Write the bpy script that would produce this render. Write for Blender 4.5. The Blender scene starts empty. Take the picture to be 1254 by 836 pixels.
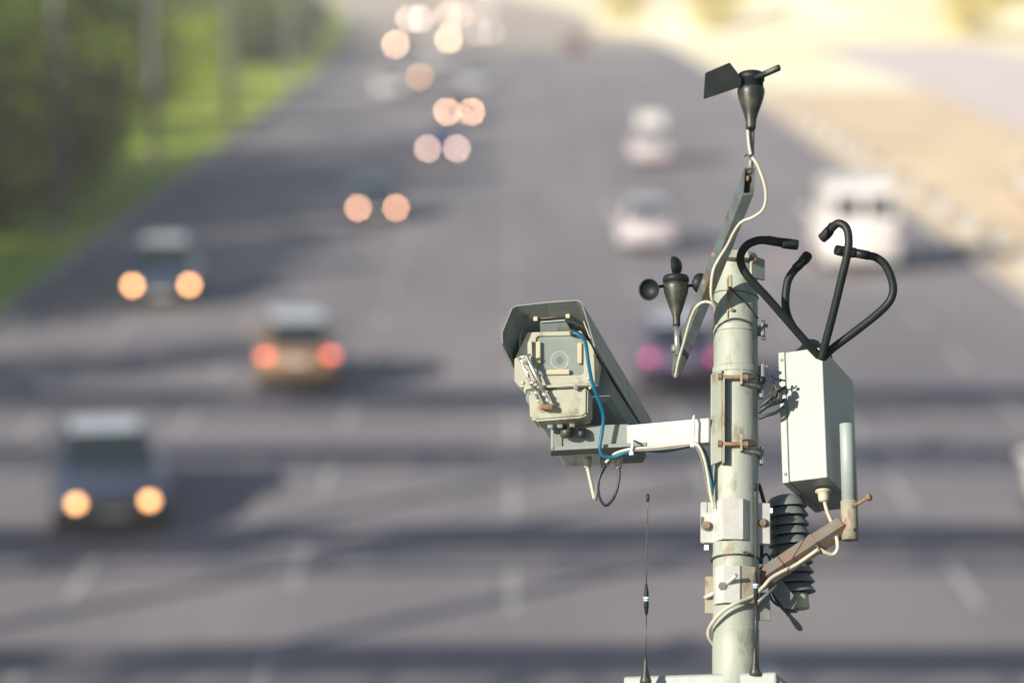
import bpy, bmesh, math, random
from mathutils import Vector, Matrix
random.seed(7)
sc = bpy.context.scene
col = sc.collection
rad = math.radians

# ---------------------------------------------------------------- camera
F = 3333.0                      # focal length in photo pixels (photo 1254 x 836)
CAM = Vector((0, 0, 10.65))
PITCH = rad(8.67)
D0 = 6.67                       # metres to the mast
S = 500.0                       # photo pixels per metre at the mast
cd = bpy.data.cameras.new('camera')
cam = bpy.data.objects.new('camera', cd); col.objects.link(cam)
cam.location = CAM
cam.rotation_euler = (rad(90) - PITCH, 0, 0)
cd.sensor_width = 36; cd.lens = F * 36 / 1254
cd.clip_start = 0.1; cd.clip_end = 6000
cd.dof.use_dof = True; cd.dof.focus_distance = D0 + 0.03
cd.dof.aperture_fstop = 1.27; cd.dof.aperture_blades = 9; cd.dof.aperture_rotation = rad(12)
sc.camera = cam

# ---------------------------------------------------------------- light
SUN_EL, SUN_AZ = rad(24), rad(48)        # azimuth: degrees to the left of straight behind the camera
to_sun = Vector((-math.sin(SUN_AZ) * math.cos(SUN_EL), -math.cos(SUN_AZ) * math.cos(SUN_EL), math.sin(SUN_EL)))
w = bpy.data.worlds.new('World'); sc.world = w; w.use_nodes = True
nt = w.node_tree; nt.nodes.clear()
sky = nt.nodes.new('ShaderNodeTexSky'); sky.sky_type = 'NISHITA'; sky.sun_disc = False
sky.sun_elevation = SUN_EL
sky.sun_rotation = math.atan2(to_sun.x, to_sun.y)
bg = nt.nodes.new('ShaderNodeBackground'); bg.inputs[1].default_value = 0.07
wo = nt.nodes.new('ShaderNodeOutputWorld')
nt.links.new(sky.outputs[0], bg.inputs[0]); nt.links.new(bg.outputs[0], wo.inputs[0])
sl = bpy.data.lights.new('sun', 'SUN'); sl.energy = 5.0; sl.angle = rad(0.5); sl.color = (1.0, 0.89, 0.74)
so = bpy.data.objects.new('sun', sl); col.objects.link(so)
so.rotation_euler = to_sun.to_track_quat('Z', 'Y').to_euler(); so.location = (-30, -30, 40)
sc.view_settings.view_transform = 'Standard'; sc.view_settings.look = 'None'
sc.view_settings.exposure = 0.78; sc.view_settings.gamma = 1
sc.cycles.use_denoising = True
sc.cycles.sample_clamp_indirect = 3.0
sc.cycles.max_bounces = 6; sc.cycles.volume_bounces = 1
sc.cycles.use_adaptive_sampling = False

# ---------------------------------------------------------------- materials
def srgb(*c):
    return tuple(((x / 255) / 12.92 if x <= 10 else ((x / 255 + 0.055) / 1.055) ** 2.4) for x in c)
def mat(name, color, rough=0.6, metal=0.0, var=0.12, scale=18.0, bump=0.1, stain=None, stain_amt=0.5, stain_scale=14.0, stretch=(1, 1, 1), coat=0.0, fine=6.0, spec=0.5):
    m = bpy.data.materials.new(name); m.use_nodes = True
    n, l = m.node_tree.nodes, m.node_tree.links
    b = n['Principled BSDF']
    b.inputs['Roughness'].default_value = rough; b.inputs['Metallic'].default_value = metal
    b.inputs['Coat Weight'].default_value = coat; b.inputs['Specular IOR Level'].default_value = spec
    tc = n.new('ShaderNodeTexCoord'); mp = n.new('ShaderNodeMapping'); mp.inputs['Scale'].default_value = stretch
    l.new(tc.outputs['Object'], mp.inputs[0])
    no = n.new('ShaderNodeTexNoise'); no.inputs['Scale'].default_value = scale; no.inputs['Detail'].default_value = 6
    l.new(mp.outputs[0], no.inputs[0])
    mr = n.new('ShaderNodeMapRange'); mr.inputs[1].default_value = 0.3; mr.inputs[2].default_value = 0.7
    mr.inputs[3].default_value = 1 - var; mr.inputs[4].default_value = 1 + var
    l.new(no.outputs[0], mr.inputs[0])
    mx = n.new('ShaderNodeVectorMath'); mx.operation = 'SCALE'; mx.inputs[0].default_value = color[:3]
    l.new(mr.outputs[0], mx.inputs['Scale'])
    out = mx.outputs[0]
    if stain:
        n2 = n.new('ShaderNodeTexNoise'); n2.inputs['Scale'].default_value = stain_scale; n2.inputs['Detail'].default_value = 8; n2.inputs['Roughness'].default_value = 0.65
        l.new(mp.outputs[0], n2.inputs[0])
        m2 = n.new('ShaderNodeMapRange'); t = 0.72 - 0.35 * stain_amt
        m2.inputs[1].default_value = t - 0.06; m2.inputs[2].default_value = t + 0.06
        l.new(n2.outputs[0], m2.inputs[0])
        mm = n.new('ShaderNodeMix'); mm.data_type = 'RGBA'; mm.inputs[7].default_value = (*stain[:3], 1)
        l.new(m2.outputs[0], mm.inputs[0]); l.new(out, mm.inputs[6]); out = mm.outputs[2]
    l.new(out, b.inputs['Base Color'])
    if bump:
        n3 = n.new('ShaderNodeTexNoise'); n3.inputs['Scale'].default_value = scale * fine; n3.inputs['Detail'].default_value = 4
        l.new(mp.outputs[0], n3.inputs[0])
        bp = n.new('ShaderNodeBump'); bp.inputs['Strength'].default_value = bump; bp.inputs['Distance'].default_value = 0.3 / (scale * fine)
        l.new(n3.outputs[0], bp.inputs['Height']); l.new(bp.outputs[0], b.inputs['Normal'])
    return m
def emit(name, color, strength):
    m = bpy.data.materials.new(name); m.use_nodes = True
    b = m.node_tree.nodes['Principled BSDF']
    b.inputs['Base Color'].default_value = (*color, 1); b.inputs['Emission Color'].default_value = (*color, 1)
    b.inputs['Emission Strength'].default_value = strength
    m.cycles.emission_sampling = 'NONE'
    return m
RUST = (0.20, 0.085, 0.03)
M = {}
M['pole'] = mat('pole_paint', (0.25, 0.285, 0.25), 0.55, var=0.10, scale=9, bump=0.25, stain=(0.175, 0.165, 0.115), stain_amt=0.36, stain_scale=26, stretch=(1, 1, .16), fine=14)
M['rustpole'] = mat('rust_streaked_paint', (0.25, 0.245, 0.19), 0.7, var=0.1, stain=(.17,.10,.055), stain_amt=0.42, stain_scale=30, stretch=(1, 1, .4))
M['white'] = mat('white_enclosure_paint', (0.245, 0.29, 0.285), 0.45, var=0.04, scale=6, bump=0.08, stain=(0.225, 0.26, 0.25), stain_amt=0.25, stain_scale=9)
M['housing'] = mat('housing_paint', (0.345, 0.36, 0.29), 0.5, var=0.07, scale=11, bump=0.12, stain=(0.22, 0.21, 0.16), stain_amt=0.33, stain_scale=17)
M['hood'] = mat('sunshield_paint', (0.18, 0.215, 0.21), 0.5, var=0.06, scale=10, bump=0.15, stain=(0.10, 0.115, 0.095), stain_amt=0.3)
M['cream'] = mat('cream_plastic', (0.42, 0.40, 0.29), 0.5, var=0.1, scale=40)
M['galv'] = mat('galvanised_steel', (0.39, 0.40, 0.39), 0.42, 0.1, var=0.1, scale=35, bump=0.15, stain=(0.31, 0.31, 0.30), stain_amt=0.3, stain_scale=22)
M['galvdull'] = mat('dull_galvanised_steel', (0.16, 0.18, 0.175), 0.5, 0.3, var=0.2, scale=40, bump=0.2, stain=(.12,.075,.045), stain_amt=0.25, stain_scale=26)
M['armsteel'] = mat('painted_arm_steel', (0.075, 0.098, 0.11), 0.5, 0.0, var=0.18, scale=30, bump=0.25, stain=(0.07, 0.06, 0.04), stain_amt=0.45, stain_scale=24)
M['rustarm'] = mat('rusty_arm_steel', (0.13, 0.14, 0.13), 0.65, 0.1, var=0.2, scale=24, bump=0.3, stain=(0.19, 0.11, 0.065), stain_amt=0.66, stain_scale=16)
M['rust'] = mat('rusty_bolt', (0.18, 0.115, 0.062), 0.75, 0.0, var=0.25, scale=90, bump=0.3, stain=(0.12, 0.07, 0.04), stain_amt=0.5, stain_scale=60)
M['black'] = mat('black_plastic', (0.009, 0.014, 0.016), 0.5, spec=0.25, var=0.2, scale=30, bump=0.2, stain=(0.016, 0.021, 0.021), stain_amt=0.3, stain_scale=20)
M['sensor'] = mat('weathered_black_sensor', (0.018, 0.022, 0.020), 0.42, spec=0.4, var=0.2, scale=30, bump=0.3, stain=(0.05, 0.052, 0.043), stain_amt=0.5, stain_scale=22)
M['void'] = mat('dark_inside', (0.01, 0.009, 0.008), 0.9, bump=0)
M['shield'] = mat('grey_louvre_plastic', (0.115, 0.14, 0.14), 0.5, var=0.15, scale=25, bump=0.15, stain=(0.15, 0.17, 0.165), stain_amt=0.35, stain_scale=18)
M['steel'] = mat('bright_steel', (0.62, 0.62, 0.60), 0.28, 0.85, var=0.08, scale=40, bump=0.05)
M['wcable'] = mat('white_cable', (0.40, 0.385, 0.32), 0.5, var=0.1, scale=40, bump=0.1)
M['gcable'] = mat('grey_cable', (0.13, 0.135, 0.12), 0.55, var=0.1, scale=40, bump=0.1)
M['bcable'] = mat('blue_cable', (0.0, 0.10, 0.19), 0.35, var=0.1, scale=40, bump=0.05)
M['ncable'] = mat('navy_cable', (0.012, 0.02, 0.04), 0.45, var=0.1, scale=40, bump=0.05)
M['kcable'] = mat('dark_cable', (0.02, 0.03, 0.036), 0.5, var=0.1, scale=40, bump=0.05)
M['whip'] = mat('whip_wire', (0.09, 0.075, 0.06), 0.4, 0.5, var=0.1, scale=40, bump=0)
M['band_blue'] = mat('pale_blue_band', (0.25, 0.55, 0.62), 0.4, bump=0)
M['band_white'] = mat('white_band', (0.75, 0.77, 0.78), 0.4, bump=0)
def glass(name, color, rough=0.08):
    m = bpy.data.materials.new(name); m.use_nodes = True
    n, l = m.node_tree.nodes, m.node_tree.links
    b = n['Principled BSDF']; b.inputs['Base Color'].default_value = (*color, 1)
    b.inputs['Roughness'].default_value = rough; b.inputs['Alpha'].default_value = 0.42
    no = n.new('ShaderNodeTexNoise'); no.inputs['Scale'].default_value = 14; no.inputs['Detail'].default_value = 3
    tc = n.new('ShaderNodeTexCoord'); l.new(tc.outputs['Object'], no.inputs[0])
    mr = n.new('ShaderNodeMapRange'); mr.inputs[1].default_value = .3; mr.inputs[2].default_value = .75; mr.inputs[3].default_value = .27; mr.inputs[4].default_value = .36
    l.new(no.outputs[0], mr.inputs[0]); l.new(mr.outputs[0], b.inputs['Alpha'])
    return m
M['glass'] = glass('dusty_window_glass', (0.42, 0.50, 0.48))
M['carglass'] = mat('car_glass', (0.012, 0.022, 0.03), 0.08, var=0, bump=0)
M['tyre'] = mat('tyre_rubber', (0.015, 0.015, 0.015), 0.8, bump=0)
M['rim'] = mat('alloy_rim', (0.35, 0.35, 0.36), 0.35, 0.7, bump=0)
M['trim'] = mat('dark_trim', (0.02, 0.02, 0.022), 0.6, bump=0)
M['plate'] = mat('number_plate_white', (0.5, 0.5, 0.48), 0.5, bump=0)
M['taildim'] = mat('tail_lens_red', (0.22, 0.012, 0.012), 0.2, bump=0)
M['lampdim'] = mat('clear_lamp_lens', (0.6, 0.6, 0.6), 0.15, bump=0)
M['asphalt'] = mat('asphalt', (0.172, 0.166, 0.188), 0.85, var=0.10, scale=0.25, bump=0.3, stain=(0.215, 0.20, 0.212), stain_amt=0.55, stain_scale=0.12, stretch=(1.0, 0.22, 1), fine=120)
M['paint'] = mat('road_paint', (0.46, 0.46, 0.45), 0.7, var=0.15, scale=3, bump=0.1, stain=(0.2, 0.19, 0.19), stain_amt=0.5, stain_scale=3)
M['kerb'] = mat('kerb_concrete', (0.36, 0.34, 0.31), 0.85, var=0.15, scale=2)
M['concrete'] = mat('concrete', (0.33, 0.32, 0.30), 0.85, var=0.12, scale=1.5)
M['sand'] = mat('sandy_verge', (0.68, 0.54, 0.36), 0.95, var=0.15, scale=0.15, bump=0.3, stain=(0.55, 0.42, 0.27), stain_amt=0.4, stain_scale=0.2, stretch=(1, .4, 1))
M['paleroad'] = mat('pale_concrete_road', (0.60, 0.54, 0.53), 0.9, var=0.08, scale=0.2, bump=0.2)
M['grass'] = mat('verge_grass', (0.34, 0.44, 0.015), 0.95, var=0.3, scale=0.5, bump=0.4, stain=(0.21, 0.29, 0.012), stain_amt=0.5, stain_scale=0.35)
M['glow_ground'] = mat('pale_glow_ground', (0.90, 0.82, 0.50), 0.95, var=0.10, scale=0.04, bump=0.3, stain=(0.88, 0.84, 0.66), stain_amt=0.55, stain_scale=0.03)  # sun glow at the far right is put into this pale colour
M['field'] = mat('rough_grass_field', (0.10, 0.12, 0.05), 0.95, var=0.25, scale=0.1, bump=0.3, stain=(0.15, 0.14, 0.07), stain_amt=0.4, stain_scale=0.05)
M['deck'] = mat('dark_deck_asphalt', (0.06, 0.06, 0.06), 0.9, var=0.2, scale=2)
M['post'] = mat('grey_concrete_post', (0.11, 0.115, 0.12), 0.85, var=0.15, scale=1.5)
M['bark'] = mat('bark', (0.10, 0.075, 0.05), 0.95, var=0.25, scale=3)
def leafmat(name, c1, c2):
    m = bpy.data.materials.new(name); m.use_nodes = True
    n, l = m.node_tree.nodes, m.node_tree.links
    b = n['Principled BSDF']; b.inputs['Roughness'].default_value = 0.7
    tc = n.new('ShaderNodeTexCoord'); no = n.new('ShaderNodeTexNoise'); no.inputs['Scale'].default_value = 0.5; no.inputs['Detail'].default_value = 3
    l.new(tc.outputs['Object'], no.inputs[0])
    mr = n.new('ShaderNodeMapRange'); mr.inputs[1].default_value = .4; mr.inputs[2].default_value = .6
    l.new(no.outputs[0], mr.inputs[0])
    mm = n.new('ShaderNodeMix'); mm.data_type = 'RGBA'; mm.inputs[6].default_value = (*c1, 1); mm.inputs[7].default_value = (*c2, 1)
    l.new(mr.outputs[0], mm.inputs[0]); l.new(mm.outputs[2], b.inputs['Base Color'])
    tr = n.new('ShaderNodeBsdfTranslucent'); l.new(mm.outputs[2], tr.inputs[0])
    ms = n.new('ShaderNodeMixShader'); ms.inputs[0].default_value = 0.35
    l.new(b.outputs[0], ms.inputs[1]); l.new(tr.outputs[0], ms.inputs[2]); l.new(ms.outputs[0], n['Material Output'].inputs[0])
    return m
M['leaf_a'] = leafmat('dark_leaves', (0.016, 0.042, 0.002), (0.14, 0.22, 0.006))
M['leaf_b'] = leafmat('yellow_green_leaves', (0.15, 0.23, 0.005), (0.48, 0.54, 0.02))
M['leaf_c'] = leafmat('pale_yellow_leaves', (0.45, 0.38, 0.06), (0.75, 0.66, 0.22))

# ---------------------------------------------------------------- helpers
UPC = Vector((0, math.sin(PITCH), math.cos(PITCH))); AWC = Vector((0, math.cos(PITCH), -math.sin(PITCH))); RTC = Vector((1, 0, 0))
def W(u, v, d=0.0):
    """a point at the mast: photo-measured position, d = depth behind the mast plane (1/500 m)"""
    D = D0 + d / S
    return CAM + AWC * D + RTC * ((u - 627) / F * D) + UPC * (-(v - 418) / F * D)
def FR(u, v, d=0.0, e=14.0, yaw=0.0, roll=0.0):
    """local frame (1 unit = 1/500 m) of a thing seen e degrees from below, turned by yaw"""
    e, y, r = rad(e), rad(yaw), rad(roll)
    up = UPC * math.cos(e) + AWC * math.sin(e)
    aw = -UPC * math.sin(e) + AWC * math.cos(e)
    x = RTC * math.cos(y) - aw * math.sin(y)
    yy = RTC * math.sin(y) + aw * math.cos(y)
    R = Matrix((x, yy, up)).transposed()
    if r: R = Matrix.Rotation(r, 3, AWC) @ R
    return Matrix.Translation(W(u, v, d)) @ (R.to_4x4()) @ Matrix.Scale(1 / S, 4)
ME = 14.0
def md(v): return (590 - v) * math.tan(rad(ME))
_zt, _zb = W(901, 320, md(320)), W(901, 860, md(860))
_up = (_zt - _zb).normalized(); _x = (RTC - _up * RTC.dot(_up)).normalized(); _y = _up.cross(_x)
def FM(v):
    """frame on the mast axis at photo height v"""
    return Matrix.Translation(W(901, v, md(v))) @ Matrix((_x, _y, _up)).transposed().to_4x4() @ Matrix.Scale(1 / S, 4)
def lookf(p, z, xhint=Vector((1, 0, 0)), scale=1 / S):
    z = z.normalized(); x = xhint - z * xhint.dot(z)
    if x.length < 1e-4: x = Vector((0, 1, 0)) - z * z.y
    x.normalize(); y = z.cross(x)
    return Matrix.Translation(p) @ Matrix((x, y, z)).transposed().to_4x4() @ Matrix.Scale(scale, 4)
def spline(pts, n=6):
    pts = [Vector(p) for p in pts]
    if len(pts) < 3: return pts
    P = [pts[0] * 2 - pts[1]] + pts + [pts[-1] * 2 - pts[-2]]
    out = []
    for i in range(1, len(P) - 2):
        for k in range(n):
            t = k / n; a, b, c, d = P[i - 1], P[i], P[i + 1], P[i + 2]
            out.append(0.5 * ((2 * b) + (c - a) * t + (2 * a - 5 * b + 4 * c - d) * t * t + (3 * b - a - 3 * c + d) * t ** 3))
    out.append(pts[-1]); return out
I4 = Matrix.Identity(4)
origins = {}
class MB:
    def __init__(s): s.v = []; s.f = []; s.sm = []
    def add(s, vs, fs, smooth=False):
        o = len(s.v); s.v += [Vector(p) for p in vs]; s.f += [[i + o for i in f] for f in fs]; s.sm += [smooth] * len(fs); return s
    def box(s, Mx, c, size, bev=0.0, seg=2, taper=None):
        bm = bmesh.new(); bmesh.ops.create_cube(bm, size=1)
        for q in bm.verts:
            q.co = Vector((q.co.x * size[0], q.co.y * size[1], q.co.z * size[2]))
            if taper: taper(q.co)
        if bev: bmesh.ops.bevel(bm, geom=bm.edges[:], offset=bev, segments=seg, affect='EDGES', profile=0.5)
        c = Vector(c); bm.verts.index_update()
        s.add([Mx @ (q.co + c) for q in bm.verts], [[q.index for q in f.verts] for f in bm.faces]); bm.free(); return s
    def prism(s, Mx, poly, a, b, bev=0.0):
        """poly: (x, z) outline, extruded from y=a to y=b"""
        bm = bmesh.new(); n = len(poly)
        va = [bm.verts.new((p[0], a, p[1])) for p in poly]; vb = [bm.verts.new((p[0], b, p[1])) for p in poly]
        bm.faces.new(va); bm.faces.new(vb[::-1])
        for i in range(n): bm.faces.new((va[i], vb[i], vb[(i + 1) % n], va[(i + 1) % n]))
        bmesh.ops.recalc_face_normals(bm, faces=bm.faces[:])
        if bev: bmesh.ops.bevel(bm, geom=bm.edges[:], offset=bev, segments=2, affect='EDGES', profile=0.5)
        bm.verts.index_update()
        s.add([Mx @ q.co for q in bm.verts], [[q.index for q in f.verts] for f in bm.faces]); bm.free(); return s
    def lathe(s, Mx, prof, seg=28, smooth=True, caps=True):
        vs, fs = [], []
        for r, z in prof:
            for k in range(seg):
                t = 2 * math.pi * k / seg; vs.append(Mx @ Vector((r * math.cos(t), r * math.sin(t), z)))
        for i in range(len(prof) - 1):
            for k in range(seg):
                k2 = (k + 1) % seg; fs.append([i * seg + k, i * seg + k2, (i + 1) * seg + k2, (i + 1) * seg + k])
        s.add(vs, fs, smooth)
        if caps: s.add([vs[k] for k in range(seg)], [list(range(seg))]); s.add([vs[(len(prof) - 1) * seg + k] for k in range(seg)], [list(range(seg))])
        return s
    def tube(s, pts, r, seg=10, n=6, smooth_path=True, caps=True):
        """r in 1/500 m, scalar or list over control points; pts world"""
        k = len(pts)
        path = spline(pts, n) if smooth_path else [Vector(p) for p in pts]
        m = len(path); vs, fs = [], []
        ref = None
        for i, p in enumerate(path):
            t = (path[min(i + 1, m - 1)] - path[max(i - 1, 0)]).normalized()
            if ref is None: ref = Vector((0, 0, 1)).cross(t) if abs(t.z) < .9 else Vector((1, 0, 0)).cross(t)
            ref = (ref - t * ref.dot(t)).normalized(); b = t.cross(ref)
            if isinstance(r, (list, tuple)):
                q = i / (m - 1) * (k - 1); j = min(int(q), k - 2); rr = r[j] + (r[j + 1] - r[j]) * (q - j)
            else: rr = r
            for a in range(seg):
                th = 2 * math.pi * a / seg; vs.append(p + (ref * math.cos(th) + b * math.sin(th)) * rr / S)
        for i in range(m - 1):
            for a in range(seg):
                a2 = (a + 1) % seg; fs.append([i * seg + a, i * seg + a2, (i + 1) * seg + a2, (i + 1) * seg + a])
        s.add(vs, fs, True)
        if caps: s.add(vs[:seg], [list(range(seg))]); s.add(vs[-seg:], [list(range(seg))])
        return s
    def hexa(s, p):
        """eight corners: 0-3 one end, 4-7 the other"""
        return s.add(p, [[0, 1, 2, 3], [7, 6, 5, 4], [0, 4, 5, 1], [1, 5, 6, 2], [2, 6, 7, 3], [3, 7, 4, 0]])
    def build(s, name, m, parent=None, loc=None, label=None, cat=None, group=None, kind=None, bevel=0):
        me = bpy.data.meshes.new(name)
        L = origins[parent.name] if parent is not None else (Vector(loc) if loc is not None else Vector((0, 0, 0)))
        me.from_pydata([p - L for p in s.v], [], s.f)
        me.polygons.foreach_set('use_smooth', s.sm)
        bm = bmesh.new(); bm.from_mesh(me); bmesh.ops.remove_doubles(bm, verts=bm.verts, dist=1e-6); bmesh.ops.recalc_face_normals(bm, faces=bm.faces[:])
        if bevel: bmesh.ops.bevel(bm, geom=bm.edges[:], offset=bevel, segments=2, affect='EDGES', clamp_overlap=True)
        bm.to_mesh(me); bm.free()
        me.materials.append(m)
        o = bpy.data.objects.new(name, me); col.objects.link(o)
        if parent is not None: o.parent = parent
        else: o.location = L
        origins[o.name] = L
        tag(o, label, cat, group, kind); return o
def tag(o, label=None, cat=None, group=None, kind=None):
    if label: o['label'] = label
    if cat: o['category'] = cat
    if group: o['group'] = group
    if kind: o['kind'] = kind
def thing(name, label, cat, loc, group=None):
    o = bpy.data.objects.new(name, None); o.empty_display_size = .05; col.objects.link(o); o.location = loc
    origins[o.name] = Vector(loc); tag(o, label, cat, group); return o
def struct(name, mb, m): return mb.build(name, m, kind='structure')
def copy_tree(o, parent=None):
    c = o.copy(); col.objects.link(c)
    if parent is not None: c.parent = parent
    origins[c.name] = origins.get(o.name, Vector((0, 0, 0)))
    for ch in list(o.children): copy_tree(ch, c)
    return c

# ================================================================ the setting
def sheet(x0, x1, y0, y1, z, nx=1, ny=1):
    b = MB(); vs = [(x0 + (x1 - x0) * i / nx, y0 + (y1 - y0) * j / ny, z) for j in range(ny + 1) for i in range(nx + 1)]
    fs = [[j * (nx + 1) + i, j * (nx + 1) + i + 1, (j + 1) * (nx + 1) + i + 1, (j + 1) * (nx + 1) + i] for j in range(ny) for i in range(nx)]
    return b.add(vs, fs)
def ribbon(xa, xb, ys, z, bend=None):
    b = MB(); vs = []
    for y in ys: vs += [(xa + bend(y), y, z), (xb + bend(y), y, z)]
    return b.add(vs, [[2 * i, 2 * i + 1, 2 * i + 3, 2 * i + 2] for i in range(len(ys) - 1)])
def bend(y): return 0.0 if y < 185 else -0.00028 * (y - 185) ** 2 if y < 455 else -20.4 - 0.1512 * (y - 455)
YS = [-60 + 20 * i for i in range(58)]
struct('ground', sheet(-700, 700, -200, 1100, -0.03), M['field'])
struct('glow_meadow', ribbon(44, 190, [y_ for y_ in YS if y_ >= 120], -0.009, bend), M['glow_ground'])  # meadow bleached so its colour carries the far glow
struct('road', ribbon(-14, 14.8, YS, 0.0, bend), M['asphalt'])
M['roadglow'] = mat('far_road_glow_colour', (0.36, 0.315, 0.275), 0.9, var=0.08, scale=0.1, bump=0.2)
struct('far_road_glow', ribbon(-13.9, 14.7, [y_ for y_ in YS if y_ >= 240], 0.003, bend), M['roadglow'])  # pale overlay paints the far glow onto the asphalt
struct('grass_verge', ribbon(-70, -14.3, YS, 0.10, bend), M['grass'])
struct('sandy_ground', ribbon(15.1, 27, [y_ for y_ in YS if y_ >= 60], -0.012, bend), M['sand'])
struct('glow_sand', ribbon(14.9, 27, [y_ for y_ in YS if y_ >= 180], -0.004, bend), M['glow_ground'])  # paler overlay on the sand, far glow put into its colour
struct('service_road', ribbon(27, 44, [y_ for y_ in YS if y_ >= 60], -0.006, bend), M['paleroad'])
kb = MB()
for i in range(len(YS) - 1):
    for (a, b_) in ((-14.3, -14.0), (14.8, 15.1)):
        y0, y1 = YS[i], YS[i + 1]
        kb.hexa([(a + bend(y0), y0, -.02), (b_ + bend(y0), y0, -.02), (b_ + bend(y0), y0, .14), (a + bend(y0), y0, .14),
                 (a + bend(y1), y1, -.02), (b_ + bend(y1), y1, -.02), (b_ + bend(y1), y1, .14), (a + bend(y1), y1, .14)])
struct('kerb', kb, M['kerb'])
mk = MB()
for x in (-10.4, -7.1, -3.6, 0.0, 3.7, 7.4, 11.1):
    y = 20.0 + (x * 3.7) % 3
    while y < 420:
        b0, b1 = bend(y), bend(y + 3)
        mk.add([(x - .06 + b0, y, .004), (x + .06 + b0, y, .004), (x + .07 + b1, y + 3, .004), (x - .07 + b1, y + 3, .004)], [[0, 1, 2, 3]])
        y += 7.2
struct('lane_markings', mk, M['paint'])
mo = MB(); nx, ny = 60, 30; vs = []
for j in range(ny + 1):
    for i in range(nx + 1):
        X_ = 4 + 106 * i / nx; Y_ = 205 + 200 * j / ny
        z_ = 4.6 * math.exp(-((X_ - 31) / 12) ** 2 - ((Y_ - 288) / (19 if Y_ < 288 else 60)) ** 2) + 3.2 * math.exp(-((X_ - 62) / 18) ** 2 - ((Y_ - 300) / (22 if Y_ < 300 else 60)) ** 2) - .14
        vs.append((X_, Y_, z_))
mo.add(vs, [[j * (nx + 1) + i, j * (nx + 1) + i + 1, (j + 1) * (nx + 1) + i + 1, (j + 1) * (nx + 1) + i] for j in range(ny) for i in range(nx)], True)
struct('glow_mound', mo, M['glow_ground'])  # added mound, its pale sun-facing slope shaped to imitate the glow
# the overpass deck the mast and the photographer stand on (just below the picture)
dk = MB().box(I4, (0, 1.3, 7.35), (60, 13.0, 0.5), 0.03); dk.box(I4, (0, 1.3, 6.8), (60, 9, 0.7), 0.02)
struct('overpass_deck', dk, M['deck'])

# ---------------------------------------------------------------- trees
def leaf_clumps(b, centre, radii, n, size, rng):
    for _ in range(n):
        while True:
            p = Vector((rng.uniform(-1, 1), rng.uniform(-1, 1), rng.uniform(-1, 1)))
            if .25 < p.length < 1: break
        c = centre + Vector((p.x * radii[0], p.y * radii[1], p.z * radii[2]))
        a = Vector((rng.gauss(0, 1), rng.gauss(0, 1), rng.gauss(0, 1))).normalized()
        t = a.orthogonal().normalized() * size * rng.uniform(.5, 1.3); q = a.cross(t).normalized() * size * rng.uniform(.35, .8)
        b.add([c - t, c - q * .8, c + t, c + q], [[0, 1, 2, 3]])
def tree_proto(seed, h, rr, low, leaf, label, nclump=15, per=150, size=.3):
    rng = random.Random(seed)
    t = thing('roadside_tree', label, 'tree', (0, 0, 0))
    tk = MB(); tips = []
    tk.tube([(0, 0, 0), (.1, .05, h * .3), (-.05, .1, h * .6), (.05, 0, h * .9)], [.24 * S, .18 * S, .11 * S, .03 * S], seg=8, n=3)
    cr = MB()
    for k in range(nclump):
        f = k / nclump; z = h * (low + (1 - low) * (f ** .9) * .93) ; a = k * 2.4 + rng.uniform(-.4, .4)
        rad_ = rr * (math.sin(math.pi * min(1, .18 + f * .78)) ** .7) * rng.uniform(.45, .8)
        c = Vector((math.cos(a) * rad_, math.sin(a) * rad_, z))
        tk.tube([(0, 0, max(.5, z - rr * .5)), (c.x * .5, c.y * .5, z - rr * .15), tuple(c)], [.07 * S, .05 * S, .02 * S], seg=5, n=2)
        s = rr * rng.uniform(.38, .62); leaf_clumps(cr, c, (s, s, s * .8), per, size, rng)
    tk.build('trunk', M['bark'], t); cr.build('crown', leaf, t)
    return t
protos = [tree_proto(11, 11, 3.6, .12, M['leaf_a'], 'x'), tree_proto(12, 13, 4.0, .2, M['leaf_a'], 'x'), tree_proto(13, 10, 3.4, .1, M['leaf_b'], 'x'),
          tree_proto(14, 12, 3.8, .35, M['leaf_a'], 'x', per=110), tree_proto(15, 9, 4.2, .15, M['leaf_c'], 'x'), tree_proto(16, 4.2, 2.4, .05, M['leaf_a'], 'x', nclump=9)]
used = set(); seen_l = {}
ORD = ('', 'second ', 'third ', 'fourth ', 'fifth ', 'sixth ', 'seventh ')
def place(k, x, y, s, rz, label, group, name='roadside_tree', sz=None):
    c_ = seen_l.get(label, 0); seen_l[label] = c_ + 1; label = ORD[min(c_, 6)] + label
    t = protos[k] if k not in used else copy_tree(protos[k]); used.add(k)
    t.location = (x, y, 0.0); t.rotation_euler = (0, 0, rz); t.scale = (s, s, sz or s); tag(t, label, 'tree', group)
rg = random.Random(3)
GL = 'trees in the dark wood left of the road'
def seg(yy):
    for a, tx in ((93, 'left of the first lamp post'), (121, 'between lamp posts one and two'), (149, 'between lamp posts two and three'), (184, 'between lamp posts three and four'), (222, 'between lamp posts four and five')):
        if yy < a: return tx
    return 'beyond the last lamp post'
ROWN = ('front row', 'second row', 'back row')
y = 74.0; i = 0
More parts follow.
